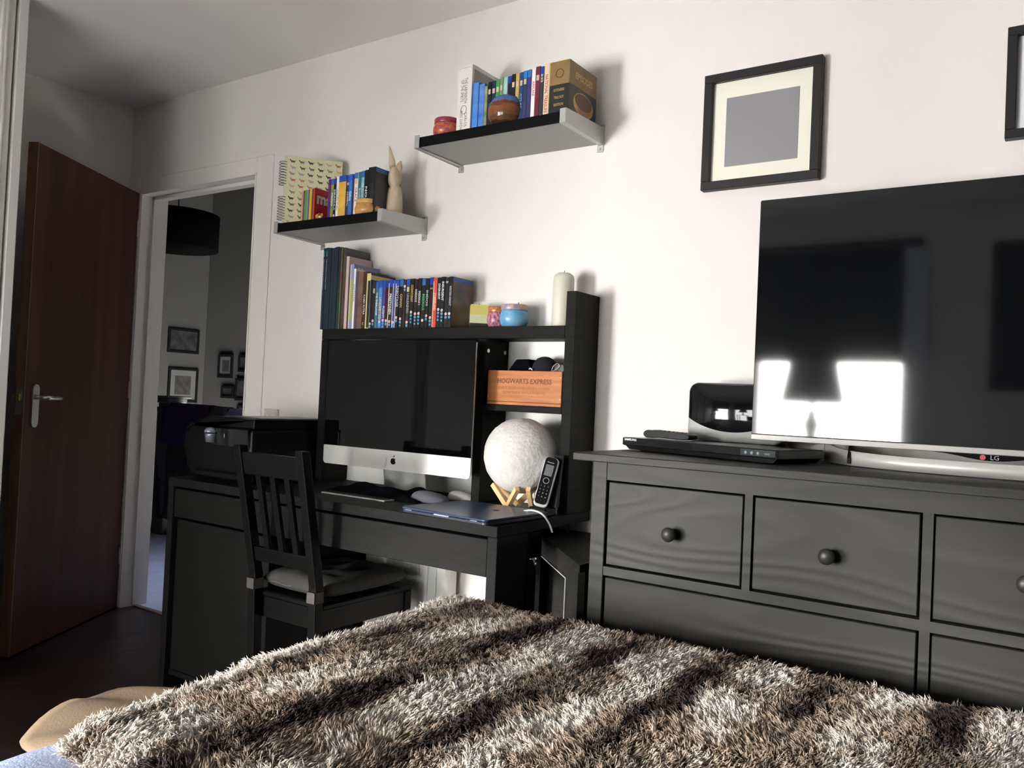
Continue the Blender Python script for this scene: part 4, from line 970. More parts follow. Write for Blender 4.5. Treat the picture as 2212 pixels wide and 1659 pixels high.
# ---- upper shelf row
YU = 2.085
UA = [
 ('tall sky-blue travel book beside the white hardback', -1.6400, -1.6166, .158, 'book', dict(body='2f6cc0', a1='3a7cd0', a2='5a98dc')),
 ('bright blue travel book with white bird on the spine top', -1.6160, -1.5937, .150, 'book', dict(body='2c5cb8', a1='3468c4', a2='6a98d8')),
 ('green and grey slim travel book by the painted pot', -1.5935, -1.5805, .140, 'book', dict(body='4a6a48', a1='5a7458', a2='9aa488')),
 ('dark brown slim film case left of the painted pot', -1.5803, -1.5665, .150, 'film case', dict(body='1a1614', a1='241a16', photo=True)),
 ('black and navy film case above the painted pot left side', -1.5663, -1.5505, .151, 'film case', dict(body='10141c', a1='14304e', photo=True)),
 ('leaf green film case above the painted pot', -1.5503, -1.5345, .153, 'film case', dict(body='2f7a44', a1='38834c', a2='4a9458', photo=True)),
 ('olive green film case above the painted pot', -1.5343, -1.522, .156, 'film case', dict(body='6c8a5c', a1='7a9068', photo=True)),
 ('pale aqua film case above the painted pot', -1.5218, -1.5051, .155, 'film case', dict(body='9cc4c8', a1='8cb8bc', a2='a8ccc8')),
 ('navy film case with blue header behind the painted pot', -1.5049, -1.4898, .155, 'film case', dict(body='16204c', band='1f3c98', a1='16182c')),
 ('black film case with small white portrait square near the top', -1.4896, -1.4753, .158, 'film case', dict(body='101216', a1='14161a', photo=True)),
 ('tan film case with dark red portrait near the top', -1.4751, -1.461, .158, 'film case', dict(body='c8a46a', a1='cca868', a2='b89858', photo=True)),
 ('deep teal film case right of the painted pot', -1.4608, -1.4467, .159, 'film case', dict(body='1c3a5c', a1='1e4468', title='ATLAS', tcol='78a0b8', tz=.45, tlen=.3, photo=True)),
 ('blue film case with a white square right of the painted pot', -1.4465, -1.4307, .160, 'film case', dict(body='1f5ca4', band='2c74bc', a1='22406c', a2='3a2a40', photo=True)),
 ('purple-blue film case with a red square before the white one', -1.4305, -1.4166, .161, 'film case', dict(body='2a5cac', band='2c74bc', a1='4a2c58', a2='2a3c70')),
 ('white film case with slanted red title', -1.4164, -1.4016, .162, 'film case', dict(body='e8e0e0', a1='ece4e6', title='AIRPLANE', tcol='c0203c', tz=.62, tlen=.3, badges=1, bz=.07)),
 ('maroon film case on the upper shelf', -1.4014, -1.3842, .165, 'film case', dict(body='641c2c', a1='6c2434', photo=True)),
 ('charcoal film case with bold white numerals', -1.384, -1.3714, .162, 'film case', dict(body='2c3440', band='2040a0', a1='34383e', title='2:22', tcol='e8e8e8', tz=.78, tlen=.22, badges=1, bz=.07)),
 ('cream film case with red capitals beside the gold box', -1.3712, -1.3519, .168, 'film case', dict(body='dcc8b0', a1='dcc8b0', title='NATIONAL TREASURE', tcol='a83038', tz=.46, tlen=.70)),
 ('thin bright yellow spine against the gold boxed set', -1.3517, -1.3445, .170, 'book', dict(body='f0e878', a1='f4ec84')),
]
for i, (lab, a, b, ht, cat, kw) in enumerate(UA):
    film(lab, a, b, ZU+.0005, ht+.003, YU+.006+.001*math.sin(i*1.9), .108, name='travel_book' if cat == 'book' else 'film_case', cat=cat, group='cases and books on the upper shelf', **kw)
t, sp, fc_ = book('hardback_book', 'tall thick white hardback novel at the left of the upper shelf', -1.6985, -1.6420, ZU+.0005, .222, YU, .150, mat('ivory_jacket', S('e4deda'), .5), mat('ivory_jacket', S('e4deda'), .5), title=None)
ob('cover_picture', B(-1.6425, -1.6418, YU+.012, YU+.142, ZU+.010, ZU+.210), mat('sepia_jacket', S('a4948c'), .5, col2=S('7a8494'), nscale=9), fc_)
letters('THE LABYRINTH', .017, flat('5c5450'), sp, (-1.6660, YU-.0004, ZU+.140), rot=DOWN, length=.088, ex=.0001)
letters('OF THE SPIRITS', .017, flat('5c5450'), sp, (-1.6800, YU-.0004, ZU+.140), rot=DOWN, length=.088, ex=.0001)
letters('CARLOS', .015, flat('5c5450'), sp, (-1.6620, YU-.0004, ZU+.045), rot=DOWN, length=.045, ex=.0001)
letters('RUIZ ZAFÓN', .015, flat('5c5450'), sp, (-1.6800, YU-.0004, ZU+.045), rot=DOWN, length=.062, ex=.0001)
bm = bmesh.new(); tube(bm, [(-1.6710+.011*math.cos(2*PI*k/20), YU-.0004, ZU+.078+.014*math.sin(2*PI*k/20)) for k in range(21)], .0009, 6); ob('oval_device', bm, flat('8a8078'), sp)
rr_ = rrect(-1.6945, -1.6465, ZU-.02, ZU+.214, .006, 3)
ob('rule_line', tube(bmesh.new(), [(p[0], YU-.0002, p[1]) for p in rr_ if p[1] > ZU+.002][:8], .0005, 4), flat('9a928c'), sp)

# gold boxed set
t = thing('boxed_film_set', 'large gold and black boxed film set with a ring picture at the shelf end', 'box set', (-1.31, 2.09, ZU))
GX0, GX1, GY0, GY1, GH = -1.3435, -1.2745, 2.080, 2.245, .165
m_gold = mat('antique_gold_card', S('78603a'), .5, col2=S('8a6c42'), nscale=22)
m_gk = flat('1a1a18', .4)
ob('lower_box', B(GX0, GX1, GY0, GY1, ZU+.0005, ZU+.094, bevel=.0006), m_gk, t)
ub = ob('upper_box', B(GX0, GX1, GY0, GY1, ZU+.0945, ZU+GH, bevel=.0006), m_gold, t)
ob('gold_base_line', B(GX0+.001, GX1-.001, GY0-.0004, GY0, ZU+.001, ZU+.004), m_gold, t)
m_gl = flat('c8b070', .35)
for zz, tx in ((.078, 'EXTENDED'), (.056, 'TRILOGY'), (.034, 'EDITION')): letters(tx, .0115, m_gl, t, ((GX0+GX1)/2, GY0-.0005, ZU+zz), length=.036, ex=.0001)
bm = bmesh.new(); tube(bm, [((GX0+GX1)/2+.013*math.cos(2*PI*k/20), GY0-.0003, ZU+.128+.013*math.sin(2*PI*k/20)) for k in range(21)], .0012, 6); ob('crest', bm, flat('5c4422'), ub)
letters('EPISODES', .026, flat('c8aa66'), ub, (GX1+.0004, (GY0+GY1)/2+.004, ZU+.127), rot=(PI/2, 0, PI/2), length=.118, ex=.0002, bold=.0003)
bm = bmesh.new()
for (r0, r1, cz_, m_) in ((.060, .040, 0, 0),):
    outer = [(.060*math.cos(2*PI*k/36), .036*math.sin(2*PI*k/36)) for k in range(36)]
    inner = [(.051*math.cos(2*PI*k/36), .009+.024*math.sin(2*PI*k/36)) for k in range(36)]
    yc, zc = (GY0+GY1)/2+.004, ZU+.050
    o1 = [bm.verts.new((GX1+.0006, yc+a, zc+b)) for a, b in outer]; i1 = [bm.verts.new((GX1+.0006, yc+a, zc+b)) for a, b in inner]
    for k in range(36): bm.faces.new((o1[k], o1[(k+1) % 36], i1[(k+1) % 36], i1[k]))
ob('ring_picture', bm, mat('ring_gold', S('c8a050'), .35, col2=S('8f6428'), nscale=12), t)
bm = bmesh.new(); i2 = [bm.verts.new((GX1+.0005, yc+a*.98, zc+b)) for a, b in inner]; bm.faces.new(i2)
ob('ring_inner', bm, flat('5c3a26'), t)

# ---- lower shelf row
YLs = 2.085
LA = [
 ('purple-blue film case right of the red booklet', -2.2850, -2.2708, .150, dict(body='241c5c', a1='3a2c7c', a2='7c2c6c')),
 ('green and grey film case before the black one', -2.2706, -2.2548, .150, dict(body='3a5ca0', band='3c64b0', a1='6c7a5c', a2='a0a43c', title='WALKING', tcol='e8e8e0', tz=.5, tlen=.3)),
 ('black film case with spaced white capitals on the lower shelf', -2.2546, -2.2432, .150, dict(body='14163c', band='3448a0', a1='0c0c0e', title='DRACULA', tcol='e8e8e8', tz=.48, tlen=.46, badges=2, bz=.10)),
 ('white film case with faint slanted title', -2.2430, -2.2291, .156, dict(body='e0e0e0', a1='e8e6e4', title='CHILDREN OF MEN', tcol='8a8a94', tz=.45, tlen=.5)),
 ('wide white and yellow film case with flame print', -2.2289, -2.191, .156, dict(body='2a48a0', band='2c4cb0', a1='e4c060', a2='d8a030')),
 ('dark brown film case right of the yellow one', -2.1908, -2.1784, .154, dict(body='3a2c2c', band='2a48a0', a1='2c241c', a2='6c4428', title='ANIMAL', tcol='e0d8c8', tz=.45, tlen=.35, badges=1, bz=.8)),
 ('strong blue film case in the lower shelf row', -2.1782, -2.1596, .156, dict(body='2a5cb4', band='2c60c0', a1='2468b4', a2='3c80c8', title='Galaxy', tcol='f0f0f0', tz=.5, tlen=.3)),
 ('narrow dark film case with reddish letters', -2.1594, -2.1513, .156, dict(body='20284c', band='26408c', a1='28304c', a2='5c3434')),
 ('white film case with an orange portrait', -2.1511, -2.1327, .160, dict(body='e4e0e0', band='4c78b4', a1='ece4e4', title='GRACE', tcol='8c3c6c', tz=.5, tlen=.3, photo=True)),
 ('teal film case with white script title', -2.1325, -2.1176, .160, dict(body='2c5c80', a1='2c6c74', title='Brooklyn', tcol='c8e0d8', tz=.5, tlen=.35)),
 ('white and aqua film case right of the teal one', -2.1174, -2.1021, .161, dict(body='2a4ca0', band='3c68b8', a1='c8dce4', a2='6cb0b8', title='Summer', tcol='5c6c9c', tz=.5, tlen=.3)),
 ('black film case with large white capitals above the ochre tin', -2.1019, -2.0851, .163, dict(body='0c1014', a1='101418', title='NOAH', tcol='f0f0f0', tz=.42, tlen=.36)),
 ('thick black film case with blue-banded cover by the rabbit', -2.0849, -2.0518, .170, dict(body='0e0e10', a1='141416', title='INTO THE WOODS', tcol='44444a', tz=.45, tlen=.4, cover=mat('dark_tree_cover', S('121216'), .3, col2=S('343a42'), nscale=10))),
]
for i, (lab, a, b, ht, kw) in enumerate(LA):
    film(lab, a, b, ZLo+.0005, ht, YLs+.004+.001*math.sin(i*2.9), .118 if i < 12 else .132, group='film cases on the lower shelf', **kw)
BK = [('thin pink booklet first of the bright booklets', -2.4306, -2.4212, 'd89484', .122), ('thin slate booklet second of the bright booklets', -2.4210, -2.4135, '4a505c', .124), ('mid green booklet in the bright booklets', -2.4133, -2.4009, '5c9454', .125),
      ('thin beige booklet between green and blue', -2.4007, -2.3945, 'a89c7c', .125), ('thin blue booklet beside the yellow one', -2.3943, -2.3873, '2c6c94', .126), ('golden yellow booklet near the red one', -2.3871, -2.3745, 'e0a834', .128), ('thin brown booklet against the red one', -2.3743, -2.3625, '5c4a3c', .127)]
for lab, a, b, h_, ht in BK:
    book('booklet', lab+' on the lower shelf', a, b, ZLo+.0005, ht, YLs+.008, .085, flat(h_), flat(h_), group='bright booklets on the lower shelf', cat='booklet')
t, sp, fc_ = book('booklet', 'red booklet with white ma lettering facing right on the lower shelf', -2.3620, -2.3545, ZLo+.0005, .128, YLs+.004, .098, flat('c83c34'), flat('bc302a'), cat='booklet')
letters('ma', .060, flat('e8dcc8'), fc_, (-2.3542, YLs+.050, ZLo+.092), rot=(PI/2, 0, PI/2), ex=.0002, bold=.002)
letters('ele', .022, flat('4a1a14'), fc_, (-2.3542, YLs+.032, ZLo+.040), rot=(PI/2, 0, PI/2), ex=.0002, bold=.0008)
t = thing('bead_ornament', 'tiny orange and white flower ornament at the front of the lower shelf', 'ornament', (-2.295, 2.066, ZLo))
bm = bmesh.new()
for (dx, dz, r, mi) in ((-.010, .014, .0085, 0), (.004, .010, .0065, 1), (.012, .018, .0055, 0), (-.002, .022, .005, 2)):
    q = bmesh.ops.create_uvsphere(bm, u_segments=12, v_segments=8, radius=r)
    for v in q['verts']: v.co += Vector((-2.298+dx, 2.066, ZLo-.001+dz)); 
    for f_ in {f for v in q['verts'] for f in v.link_faces}: f_.material_index = mi; f_.smooth = True
ob('beads', bm, [flat('c88a2c'), flat('d8ccc0'), flat('a84a2c')], t)
ob('base', B(-2.312, -2.282, 2.060, 2.072, ZLo, ZLo+.006), flat('8a4a2c'), t)

# spiral notebook (photo album) leaning at the left, cover facing right
t = thing('spiral_notebook', 'cream wire-bound photo album with rows of small dogs on the lower shelf', 'album', (-2.50, 2.10, ZLo))
a0 = math.radians(50)                           # cover runs from the front left corner back to the wall
t.location = (-2.523, 2.083, ZLo+.0005); t.rotation_euler = (0, 0, a0)
m_crm = mat('cream_cover', S('d8d4ac'), .6)
NH, NW = .268, .215
ob('pages', B(.006, NW-.004, .002, .020, .003, NH-.004), flat('f0ead8', .9), t, local=True)
fcv = ob('front_cover', B(0, NW, -.001, .0015, 0, NH, bevel=.0005), m_crm, t, local=True)
ob('back_cover', B(0, NW, .0205, .0225, 0, NH, bevel=.0005), m_crm, t, local=True)
for k in range(9):
    for zb in (.0,):
        z_ = (.025+k*.0105) if k < 9 else 0
        for zoff in (0, .134):
            pts = [(-.004+.0150*math.cos(a), .009+.016*math.sin(a), z_+zoff+.001*math.cos(a)) for a in [2*PI*q/14 for q in range(15)]]
            ob('wire_ring', tube(bmesh.new(), pts, .0014, 6), mat('dark_wire', (.22, .21, .22), .35, .8), t, local=True)
cols = ['5c4a48', '8c8478', 'b88078', '6a6a6a', 'c8a88c', 'a89ca0', '3c3a3a', 'b86a60']
def dog(bm, x, z, s):
    y = -.0013
    prism(bm, [(x-1.0*s, z), (x-.85*s, z+.45*s), (x+.6*s, z+.35*s), (x+.9*s, z+.1*s), (x+.7*s, z-.35*s), (x-.6*s, z-.45*s)], y, y+.0002, 'y')
    prism(bm, [(x-1.35*s, z+.9*s), (x-1.0*s, z+.95*s), (x-.75*s, z+.4*s), (x-1.05*s, z+.1*s), (x-1.45*s, z+.55*s)], y-.0001, y, 'y')
    for dx in (-.55, .45): bx(bm, x+dx*s-.08*s, x+dx*s+.08*s, y, y+.0002, z-.85*s, z-.3*s)
    prism(bm, [(x+.8*s, z+.2*s), (x+1.25*s, z+.75*s), (x+1.3*s, z+.7*s), (x+.9*s, z+.05*s)], y, y+.0002, 'y')
groups = {}
for r in range(11):
    for c in range(6):
        xx, zz = .030+c*.034+(.004 if r % 2 else 0), NH-.020-r*.0235
        if zz < .01 or (c > 1 and 5 <= r <= 6): continue
        ci = (r*5+c*3) % len(cols)
        bm = bmesh.new(); dog(bm, xx, zz, .0088)
        ob('dog_motif', bm, flat(cols[ci], .6), fcv, local=True)
letters('PHOTOGRAPHS', .0085, flat('8c8870'), fcv, (.135, -.0016, NH-.150), name='lettering', local=True, length=.085)

# carved rabbit
t = thing('wooden_rabbit', 'slim carved bleached-wood rabbit with upright ears on the lower shelf', 'ornament', (-2.040, 2.205, ZLo))
rc = Vector((-2.038, 2.175, ZLo))
bm = bmesh.new(); lathe(bm, [(.026, 0), (.031, .006), (.034, .03), (.033, .06), (.030, .09), (.026, .108), (.021, .118), (.019, .122)], rc, 24, sy=.8)
ob('body', bm, m_rabbit, t)
bm = bmesh.new(); q = bmesh.ops.create_uvsphere(bm, u_segments=24, v_segments=16, radius=1)
for v in bm.verts:
    z_ = v.co.z; v.co = Vector((v.co.x*.0245*(1-.12*z_), v.co.y*.026-.004*max(0, -z_), z_*.040)) + rc + Vector((.001, -.002, .150))
ob('head', bm, m_rabbit, t, smooth=True)
def ear(p0, p1, p2, w):
    bm = bmesh.new(); sp = smoothpath([p0, ((p0[0]+p1[0])/2, (p0[1]+p1[1])/2, (p0[2]+p1[2])/2), p1, p2], 4); n_ = len(sp)
    rs = [w*(.75+.6*math.sin(PI*min(1, (i/(n_-1))*1.05)))*(1-.75*(i/(n_-1))**3) for i in range(n_)]
    tube(bm, sp, rs, 12); 
    for v in bm.verts: v.co.y = (v.co.y-(rc.y))*.55+rc.y
    return bm
ob('ear', ear((rc.x-.012, rc.y, rc.z+.175), (rc.x-.024, rc.y, rc.z+.225), (rc.x-.036, rc.y, rc.z+.268), .0115), m_rabbit, t, smooth=True)
ob('ear', ear((rc.x+.010, rc.y, rc.z+.170), (rc.x+.018, rc.y, rc.z+.195), (rc.x+.024, rc.y, rc.z+.208), .0120), m_rabbit, t, smooth=True)
ob('base', lathe(bmesh.new(), [(.024, 0), (.030, .002), (.030, .008), (.024, .010)], rc, 20, sy=.8), m_rabbit, t)

# ================================================================= chair
t = thing('dining_chair', 'black slat-back wooden chair tucked under the desk', 'chair', (-1.99, 1.93, 0))
cxl, cxr = -2.137, -1.862                       # rear post centre lines at seat level
yr = 1.735
def post(x, top_x):
    bm = bmesh.new()
    pr = [(yr+.02, 0), (yr, .44), (yr, .50), (1.660, .905)]
    w = .016; rows = []
    for i, (y, z) in enumerate(pr):
        xx = x if i < 3 else top_x
        dpt = .016
        rows.append([bm.verts.new((xx+a*w, y+b*dpt, z)) for a, b in ((-1, -1), (1, -1), (1, 1), (-1, 1))])
    for a, b in zip(rows, rows[1:]):
        for k in range(4): bm.faces.new((a[k], a[(k+1) % 4], b[(k+1) % 4], b[k]))
    bm.faces.new(rows[0][::-1]); bm.faces.new(rows[-1]); bmesh.ops.recalc_face_normals(bm, faces=bm.faces); return bm
ob('rear_post', post(cxl, -2.150), m_chair, t, bevel=.003); ob('rear_post', post(cxr, -1.868), m_chair, t, bevel=.003)
def backz(z): return yr+(1.660-yr)*(z-.5)/.405
def backbar(bm, x0, x1, z0, z1, th=.010, xs0=None, xs1=None):
    vs = []
    for z, (a, b) in ((z0, (x0, x1)), (z1, (xs0 if xs0 is not None else x0, xs1 if xs1 is not None else x1))):
        for x, d in ((a, -th), (b, -th), (b, th), (a, th)): vs.append(bm.verts.new((x, backz(z)+d, z)))
    for q in ((3, 2, 1, 0), (4, 5, 6, 7), (0, 1, 5, 4), (1, 2, 6, 5), (2, 3, 7, 6), (3, 0, 4, 7)): bm.faces.new([vs[i] for i in q])
    return bm
ob('top_rail', backbar(bmesh.new(), -2.136, -1.882, .815, .885), m_chair, t, bevel=.003)
ob('lower_rail', backbar(bmesh.new(), -2.123, -1.878, .545, .590), m_chair, t, bevel=.003)
for k in range(3):
    xa = -2.075+k*.065
    ob('slat', backbar(bmesh.new(), xa, xa+.022, .588, .817, .006, xa-.010, xa+.013), m_chair, t)
ob('seat', B(-2.150, -1.848, 1.752, 2.155, .428, .446, bevel=.004), m_chair, t)
for (x0, x1, y0, y1) in ((-2.146, -2.126, 1.755, 2.13), (-1.872, -1.852, 1.755, 2.13), (-2.125, -1.873, 1.755, 1.772), (-2.125, -1.873, 2.12, 2.137)): ob('apron', B(x0, x1, y0, y1, .365, .4275), m_chair, t)
for x in (-2.135, -1.863): ob('front_leg', B(x-.016, x+.016, 2.118, 2.150, 0, .4275, bevel=.002), m_chair, t)
for x in (-2.135, -1.863): ob('side_stretcher', B(x-.008, x+.008, 1.77, 2.118, .16, .19), m_chair, t)
ob('front_stretcher', B(-2.119, -1.879, 2.126, 2.142, .20, .23), m_chair, t)
# cushion
t = thing('seat_cushion', 'plump charcoal tufted cushion tied onto the black chair', 'cushion', (-1.99, 1.95, .447))
bm = bmesh.new(); n_ = 30; gt = []; gb = []
tufts = [(-.42, -.42), (.42, -.42), (-.42, .42), (.42, .42), (0, 0)]
for sgn in (1, -1):
    g = []
    for i in range(n_+1):
        row = []
        for j in range(n_+1):
            u, v = -1+2*i/n_, -1+2*j/n_
            k = (1-u**6)*(1-v**6)
            xx = -1.998+u*.150*(1-.03*v*v)+.0; yy = 1.948+v*.188*(1-.03*u*u)
            hgt = .030*max(0, k)**.42
            if sgn == 1:
                for a, b in tufts: hgt -= .014*math.exp(-(((u-a)**2+(v-b)**2)/.03))
                hgt += .0035*math.sin(9*u+4*v)*k
                hgt += .010*max(0, -v-.2)*k
            row.append(bm.verts.new((xx, yy, .481+sgn*hgt)) if sgn == 1 or k > 0 else bm.verts.new((xx, yy, .481)))
        g.append(row)
    for a, b in zip(g, g[1:]):
        for j in range(n_):
            f = bm.faces.new((a[j], b[j], b[j+1], a[j+1])); f.smooth = True
bmesh.ops.remove_doubles(bm, verts=bm.verts, dist=1e-5); bmesh.ops.recalc_face_normals(bm, faces=bm.faces)
ob('pad', bm, m_cloth, t)
for i, xx in enumerate((cxl, cxr)):
    bm = bmesh.new(); y_ = 1.7325
    hw = .0185
    for (a0_, a1_, b0_, b1_) in ((-hw, hw, -hw, -hw+.0018), (-hw, hw, hw-.0018, hw), (-hw, -hw+.0018, -hw, hw), (hw-.0018, hw, -hw, hw)):
        bx(bm, xx+a0_, xx+a1_, y_+b0_, y_+b1_, .455, .487)
    ob('tie_strap', bm, m_strap, t)
ob('piping', tube(bmesh.new(), [(-2.145+.29*k/20, 1.766-.004*math.sin(PI*k/20), .476-.002*math.sin(k)) for k in range(11)], .0006, 5), flat('8a8682'), t)

# ================================================================= bed
t = thing('bed', 'low bed with pale blue bedding under the fur throw', 'bed', (-.35, .4, 0))
ob('base', B(-1.10, .42, -.70, 1.40, .10, .34, bevel=.01), mat('bed_base_cloth', (.30, .26, .22), .9), t)
for xx in (-1.0, .32):
    for yy in (-.6, 1.3): ob('leg', B(xx-.03, xx+.03, yy-.03, yy+.03, 0, .10), m_blk, t)
ob('mattress', B(-1.11, .43, -.72, 1.42, .342, .555, bevel=.04, seg=4), mat('mattress_cloth', (.6, .6, .6), .9), t, smooth=False)
ob('headboard', B(-1.15, .47, -.80, -.74, .2, .84, bevel=.01), mat('headboard_cloth', (.06, .065, .075), .9), t)
# duvet
bm = bmesh.new(); rows = []
N1, N2 = 60, 50
for i in range(N1+1):
    row = []
    for j in range(N2+1):
        x = -1.28+1.82*i/N1; y = -.55+1.30*j/N2
        d1 = max(0, -1.10-x); d2 = max(0, x-.42)
        z = .585 + .012*math.sin(x*9+y*4)*math.cos(y*11-x*3) + .008*math.sin(x*23+2*y) - 1.6*(math.sqrt(d1*d1+.0016)-.04) - 2.2*(math.sqrt(d2*d2+.0016)-.04)
        row.append(bm.verts.new((x, y, z)))
    rows.append(row)
for a, b in zip(rows, rows[1:]):
    for j in range(N2): bm.faces.new((a[j], b[j], b[j+1], a[j+1]))
o = ob('duvet', bm, mat('pale_blue_cotton', (.42, .50, .72), .85, bump=.3, bscale=200), base=(-.35, .1, .56), smooth=True)
o.modifiers.new('thick', 'SOLIDIFY').thickness = .012
tag(o, 'pale blue duvet showing at the lower left corner below the fur throw', 'duvet')

# ---- fur throw
def vnoise(x, y, s, seed):
    rs = np.random.RandomState(seed); G = rs.rand(64, 64)
    x = x*s; y = y*s; xi = np.floor(x).astype(int); yi = np.floor(y).astype(int); fx = x-xi; fy = y-yi
    fx = fx*fx*(3-2*fx); fy = fy*fy*(3-2*fy)
    g = lambda a, b: G[a % 64, b % 64]
    return (g(xi, yi)*(1-fx)+g(xi+1, yi)*fx)*(1-fy)+(g(xi, yi+1)*(1-fx)+g(xi+1, yi+1)*fx)*fy
ZT = .623
TX1, TY0, TY1 = .40, .545, 1.53
def ynear(x): return TY0+np.clip((-.86-x)/.25, 0, 1)*.038
def xleft(y): return -1.065-.085*np.clip((y-.5)/.9, -.2, 1.2)
def hsurf(x, y):
    d1 = np.maximum(0, xleft(y)-x); d2 = np.maximum(0, y-(TY1-.02)); d3 = np.maximum(0, (ynear(x)+.05)-y)
    cn = np.sqrt(d1*d1+d2*d2)
    z = ZT + .016*(vnoise(x+5, y+5, 4, 1)-.5) + .006*(vnoise(x+5, y+5, 11, 2)-.5)
    z = z - 2.0*(np.sqrt(cn*cn+.0009)-.03) - .9*(np.sqrt(d3*d3+.0006)-.0245)
    return z
nx_, ny_ = 110, 90
gx = np.linspace(-1.22, TX1, nx_); gy = np.linspace(TY0, TY1+.10, ny_)
GXX, GYY = np.meshgrid(gx, gy, indexing='ij'); GYY = np.maximum(GYY, ynear(GXX)+(GYY-TY0)*.02); GZZ = hsurf(GXX, GYY)
def fur_col(x, y):
    w = .045*(vnoise(x+9, y+3, 5, 3)-.5) + .02*(vnoise(x+9, y+3, 14, 4)-.5)
    ph = ((x + w + .06*(y-1.0)*0 + .885)/.187)
    a = (.5+.5*np.cos(2*PI*ph))**1.4             # 1 on the dark bands
    n = vnoise(x+2, y+8, 9, 5); n2 = vnoise(x+2, y+8, 33, 6)
    dk = np.clip((a*1.1+.75*(n-.5)+.5*(n2-.5)-.72)/.36, 0, 1)
    lt = np.clip((.40-a+.7*(n-.5)+.6*(n2-.5))/.34, 0, 1)
    dark = np.array([.050, .034, .030]); mid = np.array([.41, .32, .255]); cream = np.array([.93, .845, .775])
    c = mid[None, :]*(1-lt)[:, None]+cream[None, :]*lt[:, None]
    edge = np.clip((xleft(y)+.035-x)/.02, 0, 1); cf = c*(1-dk)[:, None]+dark[None, :]*dk[:, None]
    return cf*(1-edge)[:, None]+cream[None, :]*edge[:, None]
def color_attr(me, cols):
    a = me.color_attributes.new('fur_colour', 'FLOAT_COLOR', 'POINT')
    d = np.ones((len(cols), 4), dtype=np.float32); d[:, :3] = cols; a.data.foreach_set('color', d.ravel())
def fur_mat(name, sp):
    m, n, l, b = nt(name); at = n.new('ShaderNodeAttribute'); at.attribute_name = 'fur_colour'
    l.new(at.outputs['Color'], b.inputs['Base Color']); b.inputs['Roughness'].default_value = .55
    b.inputs['Specular IOR Level'].default_value = .35
    if sp:
        tl = n.new('ShaderNodeBsdfTranslucent'); l.new(at.outputs['Color'], tl.inputs['Color'])
        mx = n.new('ShaderNodeMixShader'); mx.inputs[0].default_value = .25
        out = [q for q in n if q.type == 'OUTPUT_MATERIAL'][0]
        l.new(b.outputs[0], mx.inputs[1]); l.new(tl.outputs[0], mx.inputs[2]); l.new(mx.outputs[0], out.inputs[0])
    return m
t = thing('fur_throw', 'shaggy brown and cream striped faux fur throw spread over the bed', 'throw', (-.4, 1.0, .55))
off = np.array([-.4, 1.0, .55])
V = np.stack([GXX.ravel(), GYY.ravel(), GZZ.ravel()], 1)
idx = np.arange(nx_*ny_).reshape(nx_, ny_)
Fq = np.stack([idx[:-1, :-1].ravel(), idx[1:, :-1].ravel(), idx[1:, 1:].ravel(), idx[:-1, 1:].ravel()], 1)
me = bpy.data.meshes.new('blanket'); me.from_pydata((V-off).tolist(), [], Fq.tolist()); me.shade_smooth()
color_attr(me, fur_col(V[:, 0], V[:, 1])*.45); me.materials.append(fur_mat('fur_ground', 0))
o = bpy.data.objects.new('blanket', me); C.objects.link(o); o.parent = t
o.modifiers.new('thick', 'SOLIDIFY').thickness = .010
# pile: tapering bent tufts
NS = 170000
rx = np.random.uniform(-1.22, .22, NS*2); ry = np.random.uniform(TY0, TY1+.09, NS*2)
keep = (ry > ynear(rx)) & (hsurf(rx, ry) > .40)
dens = np.where(rx > -.02, .35, 1.0); keep &= np.random.rand(NS*2) < dens
keep &= ~((ry < .50+ .62*(rx+.95)) & (rx > -.80))      # hidden right under the lens, out of frame
rx, ry = rx[keep][:NS], ry[keep][:NS]; n_ = len(rx)
rz = hsurf(rx, ry); e = .004
nxv = -(hsurf(rx+e, ry)-rz)/e; nyv = -(hsurf(rx, ry+e)-rz)/e
N = np.stack([nxv, nyv, np.ones(n_)], 1); N /= np.linalg.norm(N, axis=1)[:, None]
swirl = 2*PI*(vnoise(rx+3, ry+1, 5.0, 7)*1.1+.25*vnoise(rx+3, ry+1, 19, 8)) + 1.2
lay = np.stack([np.cos(swirl), np.sin(swirl), np.zeros(n_)], 1)
lay = lay*.65 + np.array([-.10, .40, 0])
lay = lay - N*(lay*N).sum(1)[:, None]
lay += np.random.normal(0, .22, (n_, 3))
Ls = np.random.uniform(.011, .021, n_); wd = np.random.uniform(.0008, .0015, n_)
P0 = np.stack([rx, ry, rz-.001], 1)
# clumping: tips of neighbouring strands lean together into tufts
cs = .0125
gxx = rx/cs+.35*np.sin(ry*190); gyy = ry/cs+.35*np.sin(rx*210)
ci, cj = np.floor(gxx).astype(int), np.floor(gyy).astype(int)
hsh = ((ci*73856093) ^ (cj*19349663)) % 65536
rs_ = np.random.RandomState(11); jx, jy, jz = rs_.uniform(.2, .8, 65536)[hsh], rs_.uniform(.2, .8, 65536)[hsh], rs_.uniform(.8, 1.2, 65536)[hsh]
cxw = (ci+jx)*cs - .35*cs*np.sin(ry*190); cyw = (cj+jy)*cs - .35*cs*np.sin(rx*210)
ccx = rs_.normal(0, .22, (65536, 2))[hsh]
lay[:, :2] += ccx
Ls *= jz
d1 = N*.95+lay*.35; d1 /= np.linalg.norm(d1, axis=1)[:, None]
d2 = N*.55+lay*.85; d2 /= np.linalg.norm(d2, axis=1)[:, None]
d3 = N*.15+lay*1.1; d3 /= np.linalg.norm(d3, axis=1)[:, None]
P1 = P0+d1*(Ls*.40)[:, None]; P2 = P1+d2*(Ls*.33)[:, None]; P3 = P2+d3*(Ls*.30)[:, None]
pull = np.stack([cxw-rx, cyw-ry, np.zeros(n_)], 1)
P1 += pull*.15; P2 += pull*.38; P3 += pull*.55
